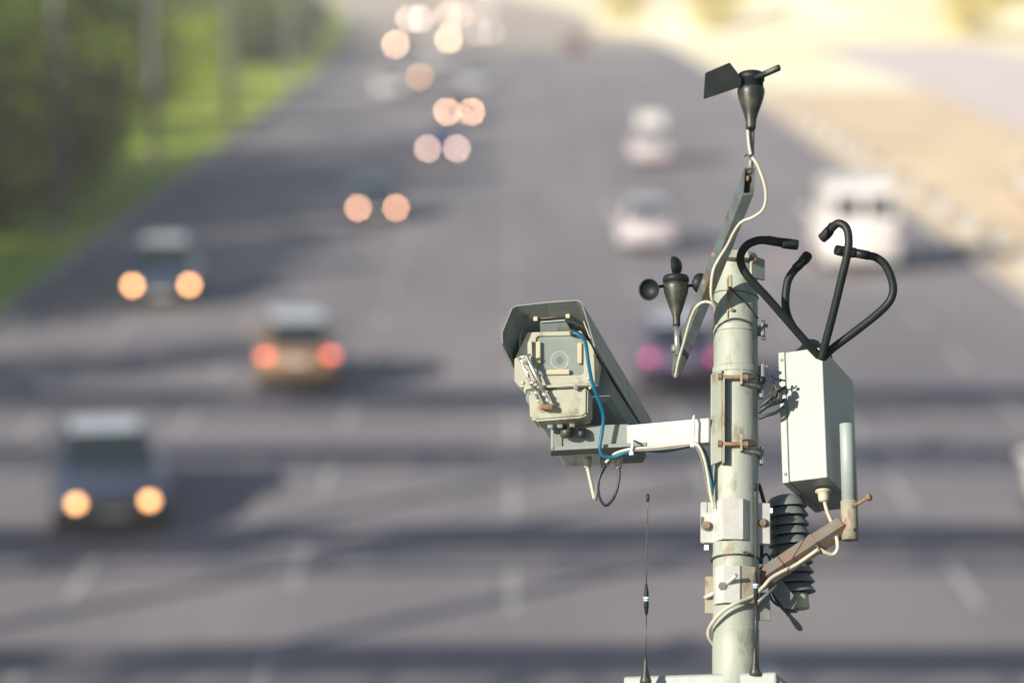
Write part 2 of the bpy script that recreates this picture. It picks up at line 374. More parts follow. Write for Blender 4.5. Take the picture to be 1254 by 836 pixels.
while y < 300:
    for row, x0 in enumerate((-20.3, -25.5, -32)):
        if row == 2 and i % 2: continue
        if 118 < y < 200 and ((row == 0 and i % 3) or (row == 1 and i % 2) or (row == 2 and y < 150)): continue
        k = (0, 2, 3, 1, 2, 0, 2)[(i + row * 3) % 7]
        lab = ('yellow-green leafy tree' if k == 2 else 'open-crowned dark tree' if k == 3 else 'tall dark green tree' if k == 1 else 'dense dark green tree') + ' in the wood\'s %s, %s' % (ROWN[row], seg(y))
        place(k, x0 + (1.6 if row == 0 and y < 112 else 0) + bend(y) + rg.uniform(-1, 1), y + rg.uniform(-1.5, 1.5), rg.uniform(.9, 1.15) * ((.74 if row == 0 else .9) if y < 100 else .9 - .38 * min(1, (y - 100) / 80)), rg.uniform(0, 6.3), lab, GL)
    if i % 3 == 0 and not 108 < y < 200:
        place(5, -18.6 + bend(y) + rg.uniform(-.5, .3), y + 2.5, rg.uniform(.7, 1.0), rg.uniform(0, 6), 'low dark bush at the foot of the wood, ' + seg(y), 'bushes below the wood')
    y += 5.6; i += 1
# trees left of the frame whose shadows lie across the lanes
for (x, y, s, k) in ((-20, 57, .7, 3), (-24, 66, .75, 3)):
    place(k, x, y, s, rg.uniform(0, 6), 'tall leafy tree just left of the picture shading the lanes', 'trees left of the picture')
# overhead truss gantries, added unseen above the picture to shade the lanes in bands
def shade_gantry(hp):
    t = thing('added_shade_gantry', 'x', 'shade_gantry', (0, 0, 0))
    for x in (-40, -15.2, 15.6):
        MB().box(I4, (x, 0, 6.6), (.26, .26, 13.2), .04).build('post', M['galvdull'], t)
    tr = MB()
    for z in (11.95 - hp / 2, 11.95 + hp / 2):
        for yy in (-.5, .5): tr.box(I4, (-12.2, yy, z), (56, .16, .16))
    x = -39.6; k = 0
    while x < 15:
        for yy in (-.5, .5):
            tr.tube([(x, yy, 11.95 + (-hp if k % 2 else hp) / 2), (x + 1.5, yy, 11.95 + (hp if k % 2 else -hp) / 2)], .05 * S, seg=5, n=1, smooth_path=False)
        x += 1.5; k += 1
    tr.build('truss', M['galvdull'], t)
    r_ = random.Random(5); x = -39
    while x < 13.5:
        w_ = r_.uniform(4.0, 9.0); h_ = hp * r_.uniform(.6, 1.0)
        MB().box(I4, (x + w_ / 2, .68, 11.95 + r_.uniform(-.2, .2)), (w_, .12, h_), .02).build('panel', M['galvdull'], t); x += w_ + r_.uniform(.3, 1.6)
    return t
for i, (yy, hp, lb) in enumerate(((20.3, .8, 'nearest added overhead steel gantry above the picture'), (28.4, 1.5, 'tallest added overhead steel gantry, second above the picture'), (36.2, .7, 'slim third added overhead steel gantry above the picture'), (43.2, 1.25, 'farthest added overhead steel gantry above the picture'))):
    t = shade_gantry(hp); t.location = (3.1 * i - 4, yy, 0); t.rotation_euler = (0, 0, 0 if i % 2 == 0 else .012); tag(t, lb, 'shade_gantry', 'added gantries casting shade')
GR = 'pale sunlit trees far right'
for (x, y, s, lb) in ((20, 268, .8, 'pale yellow tree left of the added glow mound at the top of the picture'), (44, 262, .9, 'pale yellow tree in front of the right flank of the added mound'),
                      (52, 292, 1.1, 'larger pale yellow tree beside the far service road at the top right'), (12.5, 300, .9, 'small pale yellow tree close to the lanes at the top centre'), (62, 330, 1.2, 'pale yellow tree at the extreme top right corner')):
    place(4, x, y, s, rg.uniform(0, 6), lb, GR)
# ---------------------------------------------------------------- street lamps along the left kerb
def street_lamp():
    t = thing('street_lamp', 'x', 'street lamp', (0, 0, 0))
    MB().lathe(Matrix.Identity(4), [(.20, 0), (.19, 3), (.15, 7), (.11, 10)], 14).build('post', M['post'], t)
    MB().lathe(Matrix.Identity(4), [(.3, 0), (.3, .35), (.22, .45)], 14).build('base', M['concrete'], t)
    MB().tube([(0, 0, 9.9), (.2, 0, 10.7), (1.0, 0, 11.1), (2.2, 0, 11.2)], .05 * S, seg=8).build('bracket_arm', M['galvdull'], t)
    hd = MB().box(I4, (2.6, 0, 11.2), (.9, .32, .16), .04).build('lamp_head', M['galvdull'], t)
    return t
lamp0 = street_lamp()
for i, (x, y, lb) in enumerate(((-15.5, 93, 'nearest tall concrete street lamp post, at far left against the dark wood'), (-15.9, 121, 'second street lamp post from the left, blurred against bright leaves'),
                            (-15.4, 149, 'pale tall street lamp post above the bright grass patch'), (-15.0, 184, 'thin pale street lamp post at the right end of the wood'), (-16.3, 222, 'faint farthest street lamp post near the distant cars'))):
    t = lamp0 if i == 0 else copy_tree(lamp0)
    t.location = (x, y, .1); tag(t, lb, 'street lamp', 'street lamps along the left kerb')

# ---------------------------------------------------------------- white barrier blocks right of the lanes
bb = thing('barrier_block', 'x', 'barrier', (0, 0, 0))
MB().prism(I4, [(-.28, 0), (.28, 0), (.28, .12), (.14, .35), (.11, .75), (-.11, .75), (-.14, .35), (-.28, .12)], -1.0, 1.0, .02).build('block', M['paint'], bb)
MB().box(I4, (-.135, 0, .55), (.03, .5, .14), .005).build('reflector_strip', M['rust'], bb)
ys_b = [77, 83.2, 89, 94.8, 101, 108, 116, 124.5, 131, 137, 143.5, 152, 162, 174, 188, 203, 220]
for i, y in enumerate(ys_b):
    t = bb if i == 0 else copy_tree(bb)
    t.location = (16.0 + bend(y), y, -.012)
    tag(t, ('nearest' if i == 0 else ('second', 'third', 'fourth', 'fifth', 'sixth', 'seventh', 'eighth', 'ninth', 'tenth', 'eleventh', 'twelfth', 'thirteenth', 'fourteenth', 'fifteenth', 'sixteenth', 'seventeenth')[i - 1]) + ' white concrete barrier block along the right roadside, counting from the nearest', 'barrier', 'white barrier blocks along the right roadside')

# ================================================================ vehicles
def loft(b, st, rnd=.12):
    """st: (y, half width, z0, z1)"""
    vs = []; n = 12
    for (y, hw, z0, z1) in st:
        r = min(rnd, (z1 - z0) * .4, hw * .4)
        pts = [(-hw + r, z0), (hw - r, z0), (hw - .2 * r, z0 + .35 * r), (hw, z0 + r), (hw * 1.0, z1 - 1.6 * r), (hw - .35 * r, z1 - .5 * r), (hw - 1.4 * r, z1),
               (-hw + 1.4 * r, z1), (-hw + .35 * r, z1 - .5 * r), (-hw * 1.0, z1 - 1.6 * r), (-hw, z0 + r), (-hw + .2 * r, z0 + .35 * r)]
        vs += [(x, y, z) for x, z in pts]
    fs = [[i * n + k, i * n + (k + 1) % n, (i + 1) * n + (k + 1) % n, (i + 1) * n + k] for i in range(len(st) - 1) for k in range(n)]
    fs += [list(range(n)), [(len(st) - 1) * n + k for k in range(n)][::-1]]
    b.add(vs, fs, True); return b
def panel(b, q, t=.012, inset=.06):
    c = sum((Vector(p) for p in q), Vector()) / 4
    q = [Vector(p) + (c - Vector(p)) * inset for p in q]
    nrm = (q[1] - q[0]).cross(q[3] - q[0]).normalized()
    if nrm.dot(c - Vector((0, c.y * .6 + .1, .9))) < 0: nrm = -nrm
    return b.hexa([p - nrm * .01 for p in q] + [p + nrm * t for p in q])
def car(name, label, cat, kind, paint, x, y, facing, dist_glow=0.0, tail_glow=0.0, headcol=(1.0, .47, .18), roofpaint=None, tailmat=None, group=None, lampd=.16, spacing=.62, yaw=0.0, dim=1.0, one=False, scale=1.0):
    t = thing(name, label, cat, (0, 0, 0), group)
    if kind == 'sedan':
        body = [(-2.2, .66, .38, .60), (-2.1, .80, .26, .70), (-1.5, .87, .2, .84), (-.85, .89, .2, .93), (.9, .89, .2, .97), (1.8, .87, .22, 1.0), (2.15, .81, .28, .95), (2.24, .7, .4, .82)]
        gh = [(-.95, .76, .90), (-.2, .60, 1.42), (1.0, .60, 1.43), (1.75, .72, .96)]; wy = (-1.35, 1.35)
    elif kind == 'suv':
        body = [(-2.15, .68, .42, .68), (-2.05, .82, .3, .80), (-1.4, .88, .25, .95), (-.8, .9, .25, 1.03), (1.2, .9, .25, 1.06), (2.0, .88, .28, 1.08), (2.15, .8, .35, 1.0)]
        gh = [(-.95, .78, 1.0), (-.3, .64, 1.62), (1.6, .63, 1.63), (2.05, .74, 1.05)]; wy = (-1.3, 1.3)
    else:
        body = [(-2.6, .72, .45, .85), (-2.5, .86, .32, 1.05), (-1.9, .95, .28, 1.25), (-1.3, .98, .28, 1.32), (2.5, .98, .28, 1.34), (2.62, .94, .34, 1.3)]
        gh = [(-1.6, .90, 1.28), (-.9, .84, 2.35), (2.4, .86, 2.45), (2.6, .92, 1.30)]; wy = (-1.65, 1.6)
    pm = paint; b = loft(MB(), body).build('body', pm, t)
    cb = MB()
    (y0, w0, z0), (y1, w1, z1), (y2, w2, z2), (y3, w3, z3) = gh
    A = [(-w0, y0, z0), (w0, y0, z0), (w1, y1, z1), (-w1, y1, z1)]; Z = [(-w3, y3, z3), (w3, y3, z3), (w2, y2, z2), (-w2, y2, z2)]
    cb.add([A[0], A[1], A[2], A[3], Z[0], Z[1], Z[2], Z[3]], [[0, 1, 2, 3], [4, 5, 6, 7], [3, 2, 6, 7], [0, 3, 7, 4], [1, 2, 6, 5], [0, 1, 5, 4]])
    cb.build('cabin', pm, t, bevel=.045)
    MB().box(I4, (0, (y1 + y2) / 2, (z1 + z2) / 2 + .015), (2 * w1 - .12, y2 - y1 - .05, .03), .012).build('roof', roofpaint or pm, t)
    panel(MB(), A, inset=.08).build('windshield', M['carglass'], t)
    if kind == 'van':
        zm = 1.55; 
        for s_ in (-1, 1):
            panel(MB(), [(s_ * .06, 2.575, zm), (s_ * .8, 2.565, zm), (s_ * .78, 2.46, 2.15), (s_ * .06, 2.47, 2.15)], inset=.06).build('rear_window', M['carglass'], t)
        for s_ in (-1, 1):
            panel(MB(), [(s_ * .905, -1.35, 1.38), (s_ * .93, -.5, 1.38), (s_ * .86, -.5, 2.1), (s_ * .86, -.95, 2.1)], inset=.06).build('side_window', M['carglass'], t)
    else:
        panel(MB(), Z, inset=.12).build('rear_window', M['carglass'], t)
        for s_ in (-1, 1):
            ym = (y1 + y2) / 2; wm = (w0 + w3) / 2; wr = (w1 + w2) / 2
            panel(MB(), [(s_ * w0, y0 + .15, z0), (s_ * wm, ym, z0 + .02), (s_ * wr, ym, z1), (s_ * w1, y1, z1)], inset=.1).build('side_window', M['carglass'], t)
            panel(MB(), [(s_ * wm, ym, z0 + .02), (s_ * w3, y3 - .1, z3), (s_ * w2, y2, z2), (s_ * wr, ym, z1)], inset=.1).build('side_window', M['carglass'], t)
    hw = body[3][1]
    for yy in wy:
        for s_ in (-1, 1):
            R = Matrix.Translation((s_ * (hw - .1), yy, .32)) @ Matrix.Rotation(rad(90), 4, 'Y')
            wh = MB().lathe(R, [(.24, -.11), (.31, -.1), (.32, -.06), (.32, .06), (.31, .1), (.24, .11)], 20).build('wheel', M['tyre'], t)
            MB().lathe(R, [(.05, -.118), (.21, -.116), (.22, -.09), (.22, .09), (.21, .116), (.05, .118)], 14).build('rim', M['rim'], wh)
    fy, ry = body[0][0], body[-1][0]; zf = (body[1][2] + body[1][3]) / 2 + .12; zr = body[-2][3] - .18
    if dist_glow:
        Lr = .50 * dim * (37 / (lampd * F / dist_glow)) ** 2
        hm = emit('headlight_glow', headcol, Lr)
    else: hm = M['lampdim']
    for s_ in (-1, 1):
        R = Matrix.Translation((s_ * spacing, fy + .02, zf)) @ Matrix.Rotation(rad(90), 4, 'X')
        r_ = lampd / 2
        MB().lathe(R, [(r_ * 1.25, -.12), (r_ * 1.2, .02), (r_ * 1.02, .03)], 16).build('headlight_housing', M['trim'], t)
        MB().lathe(R, [(r_, .0), (r_, .035), (r_ * .6, .06), (.005, .065)], 16).build('headlight', M['lampdim'] if (one and s_ > 0) else hm, t)
        tm = M['taildim']
        if tail_glow: tm = tailmat
        MB().box(I4, (s_ * (body[-2][1] - .16), ry - .02, zr), (.22, .12, .13), .03).build('taillight', tm, t)
        MB().box(I4, (s_ * (hw + .12), gh[0][0] + .25, gh[0][2] + .1), (.2, .1, .14), .035).build('wing_mirror', pm, t)
    MB().box(I4, (0, fy + .04, zf - .03), (.8, .1, .16), .03).build('grille', M['trim'], t)
    MB().box(I4, (0, fy + .02, body[0][2] - .02), (1.35, .16, .16), .05).build('front_bumper', M['trim'], t)
    MB().box(I4, (0, fy - .07, body[0][2] + .02), (.5, .02, .11), .004).build('licence_plate', M['plate'], t)
    MB().box(I4, (0, ry - .02, body[-1][2] - .02), (1.45, .16, .18), .05).build('rear_bumper', P_dred if 'dark red bumper' in label else M['trim'], t)
    MB().box(I4, (0, ry + .03, zr - .12), (.5, .06, .11), .004).build('licence_plate', M['plate'], t)
    t.scale = (scale * 1.04, scale, scale * (.93 if kind == 'sedan' else 1)); t.location = (x, y, 0.004); t.rotation_euler = (0, 0, (0 if facing == 'to' else math.pi) + rad(yaw))
    return t
def cpaint(n, c, coat=.6): return mat(n, c, 0.35, 0.15, var=0.0, bump=0, coat=coat)
P_blue = cpaint('blue_grey_paint', (0.04, 0.052, 0.09)); P_navy = cpaint('navy_paint', (0.035, 0.06, 0.11)); P_silver = cpaint('silver_paint', (0.58, 0.60, 0.64))
P_brown = cpaint('bronze_paint', (0.24, 0.15, 0.09)); P_white = cpaint('white_paint', (0.72, 0.70, 0.70)); P_violet = cpaint('violet_paint', (0.085, 0.06, 0.15))
P_dred = cpaint('dark_red_paint', (0.16, 0.05, 0.05)); P_sky = cpaint('bright_blue_paint', (0.06, 0.11, 0.35)); P_pale = cpaint('pale_lilac_paint', (0.55, 0.52, 0.58))
ONC = 'cars coming towards the camera with headlights on'
AWAY = 'vehicles driving away'
tail_red = emit('taillight_glow_red', (1.0, .17, .12), 2.1)
tail_pink = emit('taillight_glow_pink', (1.0, .12, .30), .42)
car('blue_car', 'blue-grey saloon with roof painted as reflected sky and both headlights on, nearest car at lower left', 'car', 'sedan', P_blue, -7.5, 49.4, 'to', 47, roofpaint=P_silver, group=ONC, lampd=.17, spacing=.55, yaw=11, scale=1.12)  # silver on the roof paints in the sky's reflection
car('dark_car', 'dark car with pale roof and headlights on beside the grass at far left', 'car', 'suv', P_navy, -10.05, 78, 'to', 76, roofpaint=P_silver, group=ONC, lampd=.18, spacing=.74, yaw=5, scale=1.03)
car('dark_car', 'small dark navy car with two round headlights, alone in the middle lanes', 'car', 'sedan', P_navy, -5.05, 100.5, 'to', 102, yaw=4, dim=.7, headcol=(1, .5, .28), group=ONC, lampd=.17, spacing=.66)
car('blue_car', 'bright blue car with headlights on, just below the distant pair of lights', 'car', 'sedan', P_sky, -3.2, 127, 'to', 135, dim=.55, headcol=(1, .66, .5), group=ONC, lampd=.17, spacing=.64)
car('dark_car', 'dark distant car whose two orange headlights almost touch', 'car', 'sedan', P_navy, -2.9, 152, 'to', 150, dim=.85, headcol=(1, .56, .34), group=ONC, lampd=.18, spacing=.64)
car('white_car', 'white distant car without lights at the left of the far queue', 'car', 'suv', P_white, -7.6, 172, 'to', 0, group=ONC, lampd=.16)
car('dark_car', 'distant dark car with bright pale orange headlight, left of the far queue', 'car', 'sedan', P_navy, -9.4, 238, 'to', 215, headcol=(1, .62, .38), group=ONC, lampd=.27, one=True)
car('white_car', 'white distant car with headlights, right of the far queue', 'car', 'suv', P_white, -5.0, 246, 'to', 215, headcol=(1, .62, .38), group=ONC, lampd=.27, one=True)
car('silver_car', 'silver distant car in the middle of the far queue', 'car', 'suv', P_silver, -5.4, 206, 'to', 0, headcol=(1, .75, .55), group=ONC, lampd=.22)
car('grey_car', 'grey distant car with dim brownish headlights in the middle of the far queue', 'car', 'sedan', P_silver, -6.9, 187, 'to', 187, dim=.3, group=ONC, lampd=.2)
car('silver_car', 'farthest silver car with faint lights at the top of the picture, left lane', 'car', 'suv', P_white, -10.5, 300, 'to', 200, headcol=(1, .75, .55), group=ONC, lampd=.28)
car('silver_car', 'farthest silver car with faint lights at the top of the picture, right lane', 'car', 'sedan', P_silver, -6.6, 318, 'to', 200, headcol=(1, .7, .5), group=ONC, lampd=.28)
car('pale_car', 'pale car with faint headlights in the third lane of the far queue', 'car', 'suv', P_pale, -2.6, 262, 'to', 200, headcol=(1, .8, .65), dim=.3, group=ONC, lampd=.26)
car('pale_car', 'pale car with faint lights behind the far white cars at the very top', 'car', 'suv', P_white, -3.4, 335, 'to', 200, headcol=(1, .8, .65), dim=.35, group=ONC, lampd=.28)
car('pale_car', 'small silver car without lights just above the almost touching orange headlights', 'car', 'sedan', P_silver, -2.3, 180, 'to', 0, group=ONC, lampd=.2)
car('brown_car', 'bronze-brown hatchback with silver roof and two red taillights, driving away at left', 'car', 'suv', P_brown, -5.1, 63.9, 'away', 0, 1, yaw=5, roofpaint=P_silver, tailmat=tail_red, group=AWAY)
car('white_car', 'white hatchback driving away between the lane lines above the wind sensor', 'car', 'suv', P_pale, 4.45, 91, 'away', group=AWAY)
car('violet_car', 'violet-blue car with pink taillights half hidden behind the diagonal arm', 'car', 'suv', P_violet, 3.9, 63.6, 'away', 0, 1, roofpaint=P_pale, tailmat=tail_pink, group=AWAY)
rc = car('pale_car', 'pale car with an added white glint box and dark red bumper far up the right-hand lanes', 'car', 'suv', P_pale, 6.3, 124, 'away', roofpaint=P_white, group=AWAY)
MB().box(I4, (0, .1, 1.95), (1.15, 1.8, .5), .12).build('glint_box', P_white, rc)  # added box; its white and the white roof imitate a sun glint
MB().box(I4, (0, .1, 1.67), (1.0, .08, .07), .01).build('glint_box_rail', M['trim'], rc)
car('dark_red_car', 'reddish car far away at the top right of the lanes', 'car', 'sedan', P_dred, 5.4, 236, 'away', group=AWAY)
car('white_van', 'large white van driving away behind the black curved tubes', 'van', 'van', P_white, 10.85, 86.5, 'away', group=AWAY, scale=1.13)
car('white_car', 'white car only just entering at the right edge of the picture', 'car', 'suv', P_white, 10.45, 48.2, 'away', group=AWAY)
car('parked_car', 'pale car standing on the sandy roadside at the far right edge', 'car', 'suv', P_white, 21.0, 106, 'away')

# ================================================================ the mast and what hangs on it
# ---- 1 pole
mast = thing('mast_pole', 'tall pale grey-green round steel pole carrying the camera, sensors and white box', 'pole', W(901, 822, md(822)))
base = FM(860)
Z = lambda v: (860 - v) / math.cos(rad(ME))     # local height above FM(860) in px
def ring(v): return Z(v)
prof = [(28.4, Z(900)), (28.3, Z(800)), (28.0, Z(777)), (28.6, Z(776)), (28.6, Z(775)), (27.9, Z(774)), (27.9, Z(693)), (28.8, Z(690)), (28.8, Z(688)), (27.8, Z(686)), (27.6, Z(560)), (27.3, Z(321)), (26.5, Z(319)), (24, Z(318)), (24, Z(330))]
MB().lathe(base, prof, 56).build('shaft', M['pole'], mast)
def strap(v, parent, h=4.5, r=28.6, tilt=0.0, m=None, name='strap', buckle=True):
    f = FM(v) @ Matrix.Rotation(rad(tilt), 4, 'Y')
    o = MB().lathe(f, [(r - 1.5, -h), (r, -h), (r + .5, -h * .6), (r + .2, 0), (r + .5, h * .6), (r, h), (r - 1.5, h)], 48, caps=False).build(name, m or M['pole'], parent)
    if buckle:
        b = MB(); g = f @ Matrix.Rotation(rad(4), 4, 'Z')
        b.box(g, (r + 2.0, -6, 0), (6, 9, 13), 1.0); b.box(g, (r + 3.2, -12, 0), (4, 5, 17), .8); b.lathe(g @ Matrix.Translation((r + 5, -7, -9)), [(2.2, -3), (2.2, 22)], 8)
        b.lathe(g @ Matrix.Translation((r + 5.5, -12, 5)) @ Matrix.Rotation(rad(90), 4, 'Y'), [(2.4, -1), (2.4, 4)], 6, False)
        b.build('buckle', M['galvdull'], o)
    return o
strap(363, mast, 1.0, 28.2, 5, name='wire_band', m=M['gcable'], buckle=False)
for v in (405, 455): strap(v, mast)
o = MB().tube([FM(686) @ Vector((29.3 * math.cos(a), 29.3 * math.sin(a), -2.5 * math.sin(a))) for a in [math.pi * 2 * k / 24 for k in range(25)]], 1.6, seg=6, n=2).build('cable_tie', M['kcable'], mast)
tt = MB().box(FM(682), (9, -30, 0), (6, 4, 4.5), .5).box(FM(681), (14, -31, -1), (5, 3, 2), .3); tt.build('tie_head', M['kcable'], o)
# rust-stained slot plate on the front of the shaft
rp = MB(); fm = FM(372)
for k, z0 in enumerate((22, 6, -10)):
    rp.box(fm @ Matrix.Rotation(rad(-20), 4, 'Z'), (0, -28.0, z0), (5.5, 2.4, 13 if k else 15), .5)
rp.box(fm @ Matrix.Rotation(rad(-20), 4, 'Z'), (-2.5, -28.5, 0), (2, 3, 50), .4)
rp.build('rusty_latch', M['rustpole'], mast)
bo = MB()
for (x, z) in ((-9, 12), (-6.5, -16)):
    f = FM(372) @ Matrix.Translation((x, -28.5, z)) @ Matrix.Rotation(rad(90), 4, 'X'); bo.lathe(f, [(2.2, -1), (2.2, 2.5), (1, 2.6)], 6, False)
bo.build('latch_bolt', M['rust'], mast)
# thin wire from the latch down to the first strap
MB().tube([FM(362) @ Vector((-8, -29.5, 0)), FM(378) @ Vector((10, -28, 0)), FM(392) @ Vector((27, -11, 0))], 1.0, seg=6).build('tie_wire', M['kcable'], mast)
# head bracket at the top
hb = MB(); f = FM(326)
hb.prism(f, [(-16, 0), (-14, 9), (12, 9), (14, 0)], -40, -8, .8)
hb.prism(f @ Matrix.Rotation(rad(38), 4, 'Z') @ Matrix.Translation((0, 0, 0)), [(-5, -22), (-5, 7), (18, 5), (18, -22)], -34, -30.5, .6)
hb.build('head_bracket', M['pole'], mast)
MB().lathe(f @ Matrix.Rotation(rad(30), 4, 'Z') @ Matrix.Translation((3, -34.5, 0)) @ Matrix.Rotation(rad(90), 4, 'X'), [(4.2, 0), (4.2, 3), (2.0, 3.1), (2.0, 6)], 6, False).build('hex_bolt', M['rust'], mast)

# ---- 2 the horizontal sensor arm (runs towards the camera)
arm = thing('sensor_support', 'long grey square steel arm running diagonally past the pole top, open at its upper end', 'bracket arm', W(880, 330, -20))
def armpt(t, a, b_):   # t 0 near (top) end, 1 far end ; a across, b down
    u = 917.5 - 89 * t; v = 206 + 232 * t; d = -95 + 165 * t; k = 1 - .10 * t
    return W(u - 6 * k + a * 13.5 * k + b_ * (-2.0), v + b_ * 33 * k * (1 - .15 * t) + (1.5 if a else 0) * -.8, d + b_ * 3 + 16 * a * 0)
def hollow_arm(b, t0, t1, wall=.10):
    o0 = [armpt(t0, x, y) for x, y in ((0, 0), (1, 0), (1, 1), (0, 1))]; o1 = [armpt(t1, x, y) for x, y in ((0, 0), (1, 0), (1, 1), (0, 1))]
    wx, wy = wall, wall * .42
    i0 = [armpt(t0, x, y) for x, y in ((wx, wy), (1 - wx, wy), (1 - wx, 1 - wy), (wx, 1 - wy))]
    im = [armpt(.05, x, y) for x, y in ((wx, wy), (1 - wx, wy), (1 - wx, 1 - wy), (wx, 1 - wy))]
    V = o0 + o1 + i0 + im; fs = []
    for k in range(4):
        q = (k + 1) % 4; fs += [[k, q, 4 + q, 4 + k], [k, q, 8 + q, 8 + k], [8 + k, 8 + q, 12 + q, 12 + k]]
    fs += [[4, 5, 6, 7], [12, 13, 14, 15]]
    b.add(V, fs); return b
hollow_arm(MB(), 0, .985).build('square_tube', M['armsteel'], arm)
MB().add([armpt(.04, x, y) for x, y in ((.1, .05), (.9, .05), (.9, .95), (.1, .95))], [[0, 1, 2, 3]]).build('opening_shade', M['void'], arm)  # near-black sheet paints the shade inside the open tube end
tip = MB(); tip.hexa([armpt(.985, 0, 0), armpt(.985, 1, 0), armpt(.985, 1, 1), armpt(.985, 0, 1), W(824, 444, 68), W(832, 446, 68), W(830, 462, 68), W(825, 460, 68)])
tip.build('end_tab', M['armsteel'], arm)
for (tt_, aa, bb_) in ((.405, -.02, .45), (.50, .3, .98), (.53, -.02, .62)):
    p = armpt(tt_, aa, bb_); MB().lathe(lookf(p, (CAM - p) + Vector((-3, 0, 0))), [(3.4, -2), (3.4, 1.8), (2, 2)], 6, False).build('hex_bolt', M['rust'], arm)
MB().lathe(lookf(armpt(.02, .5, .28), UPC), [(2.2, -3), (2.2, 3)], 10).build('stem_foot', M['rust'], arm)

# ---- 3 wind vane
vane = thing('wind_vane', 'black wind vane with square tail plate on top of the upper arm end', 'wind vane', W(919, 205, -92))
f = FR(920.5, 118, -88, 14)
zz = lambda v: (118 - v) / math.cos(rad(14))
MB().lathe(FR(919.6, 118, -88, 14, roll=1.5), [(5.4, zz(158)), (6.0, zz(156)), (6.4, zz(148)), (8.0, zz(141)), (10.5, zz(134)), (14.6, zz(122)), (16.2, zz(115)), (16.4, zz(111)), (15.6, zz(108.5)), (13.8, zz(108))], 32).build('cone_body', M['sensor'], vane)
MB().lathe(f, [(14.2, zz(109)), (14.2, zz(100)), (15.6, zz(99.5)), (16, zz(95)), (15.2, zz(91)), (13, zz(90))], 32).build('rotor_cap', M['black'], vane)
vb = MB(); q = [(863.5, 89.7), (893, 77), (908, 97), (907, 106), (861.5, 121)]
fr_ = [W(u, v, -100) for u, v in q]; bk = [W(u + 1.2, v + .4, -95) for u, v in q]; n5 = 5
vb.add(fr_ + bk, [list(range(5)), [9, 8, 7, 6, 5]] + [[i, (i + 1) % 5, 5 + (i + 1) % 5, 5 + i] for i in range(5)]); vb.build('tail_plate', M['black'], vane)
MB().tube([W(925, 95.5, -96), W(936, 91, -104), W(953, 83.5, -112), W(955.5, 82.6, -113)], [3.6, 3.8, 4.0, 2.4], seg=12, n=4).build('counterweight', M['black'], vane)
MB().tube([W(938.5, 89.2, -108.5), W(952, 83.0, -114)], 2.3, seg=8).build('pale_weight_face', M['gcable'], vane)  # paler grey strip along the counterweight
MB().tube([W(921, 155, -88), W(920.5, 182, -89), W(918.5, 212, -90)], [3.2, 3.0, 3.4], seg=12, n=3).build('stem', M['galvdull'], vane)

# ---- 4 cup anemometer
an = thing('cup_anemometer', 'black three-cup anemometer on a short steel rod at the lower arm end', 'anemometer', W(828, 430, 60))
zz = lambda v: (350 - v) / math.cos(rad(14))
MB().lathe(FR(827.8, 350, 60, 14), [(4.2, zz(400)), (4.6, zz(398)), (4.9, zz(388)), (9.5, zz(375)), (14.8, zz(359)), (16.0, zz(352)), (16.0, zz(348)), (14.5, zz(347.5))], 32).build('cone_body', M['sensor'], an)
MB().lathe(FR(827.8, 350, 60, 14), [(15.2, zz(348)), (15.2, zz(345.5)), (16.4, zz(345)), (16.6, zz(341)), (15, zz(338)), (11, zz(337))], 32).build('rotor_cap', M['black'], an)
MB().lathe(FR(827.8, 350, 60, 14), [(3.1, zz(436)), (3.1, zz(399))], 14).build('steel_rod', M['steel'], an)
MB().lathe(FR(826.5, 426, 57, 14), [(3.4, -5), (4.4, -4), (4.4, 3), (3.4, 4)], 12).build('rod_clamp', M['galvdull'], an)
def cup(c, ax, r, name='cup'):
    fr = lookf(c, ax); pr = [(r * math.sin(a), -r * .75 * math.cos(a)) for a in [rad(k) for k in (4, 20, 38, 55, 70, 82, 90)]]
    pr += [(r * 1.04, .5), (r * .94, .3)] + [(r * .9 * math.sin(a), -r * .68 * math.cos(a)) for a in [rad(k) for k in (82, 65, 45, 25, 5)]]
    return MB().lathe(fr, pr, 24, caps=True).build(name, M['black'], an)
c1 = cup(W(794.8, 354.5, 50), -AWC * 1.0 - RTC * .45 + UPC * .05, 13.3)
c2 = cup(W(858, 347, 66), AWC * .8 - RTC * .5, 12.5)
c3 = cup(W(826, 326, 72), -RTC * .9 - UPC * .12 + AWC * .38, 12.5)
for a_, b_ in (((813, 350, 58), (804, 351.5, 53)), ((842, 350, 62), (852, 349, 66)), ((827.5, 342, 66), (829, 330, 70))):
    MB().tube([W(*a_), W(*b_)], 2.0, seg=8).build('cup_arm', M['black'], an)

# ---- 5 sensor cables
def cable(name, label, pts, r, m, grp=None, **k):
    P = [W(*p) for p in pts]
    return MB().tube(P, r, seg=8, n=7, **k).build(name, m, None, loc=P[0], label=label, cat='cable', group=grp)
cable('sensor_cable', 'cream cable looping from the wind vane down the diagonal arm to the pole', [(915.8, 157, -93), (917, 175, -95), (920, 190, -97), (928, 203, -100), (936, 225, -100), (938, 243, -98), (934, 257, -94), (922, 266, -86), (908, 272, -76), (899, 284, -66), (891, 300, -54), (881, 316, -46), (874, 330, -44), (871, 350, -40), (872, 366, -34), (879, 374, -24)], 1.9, M['wcable'])
cable('sensor_cable', 'cream cable running from the pole down the lower diagonal arm to the cup anemometer', [(876, 376, -26), (870, 370.5, -28), (861, 370, -22), (852, 377, -12), (845, 393, 4), (838, 418, 22), (831, 442, 40), (827, 462, 54)], 1.9, M['wcable'])
t = MB().tube([W(913.5, 189, -95), W(917, 191, -101), W(922, 188, -98), W(924, 186, -92)], .9, seg=6).tube([W(914, 190, -96), W(911.5, 192, -99)], .7, seg=6)
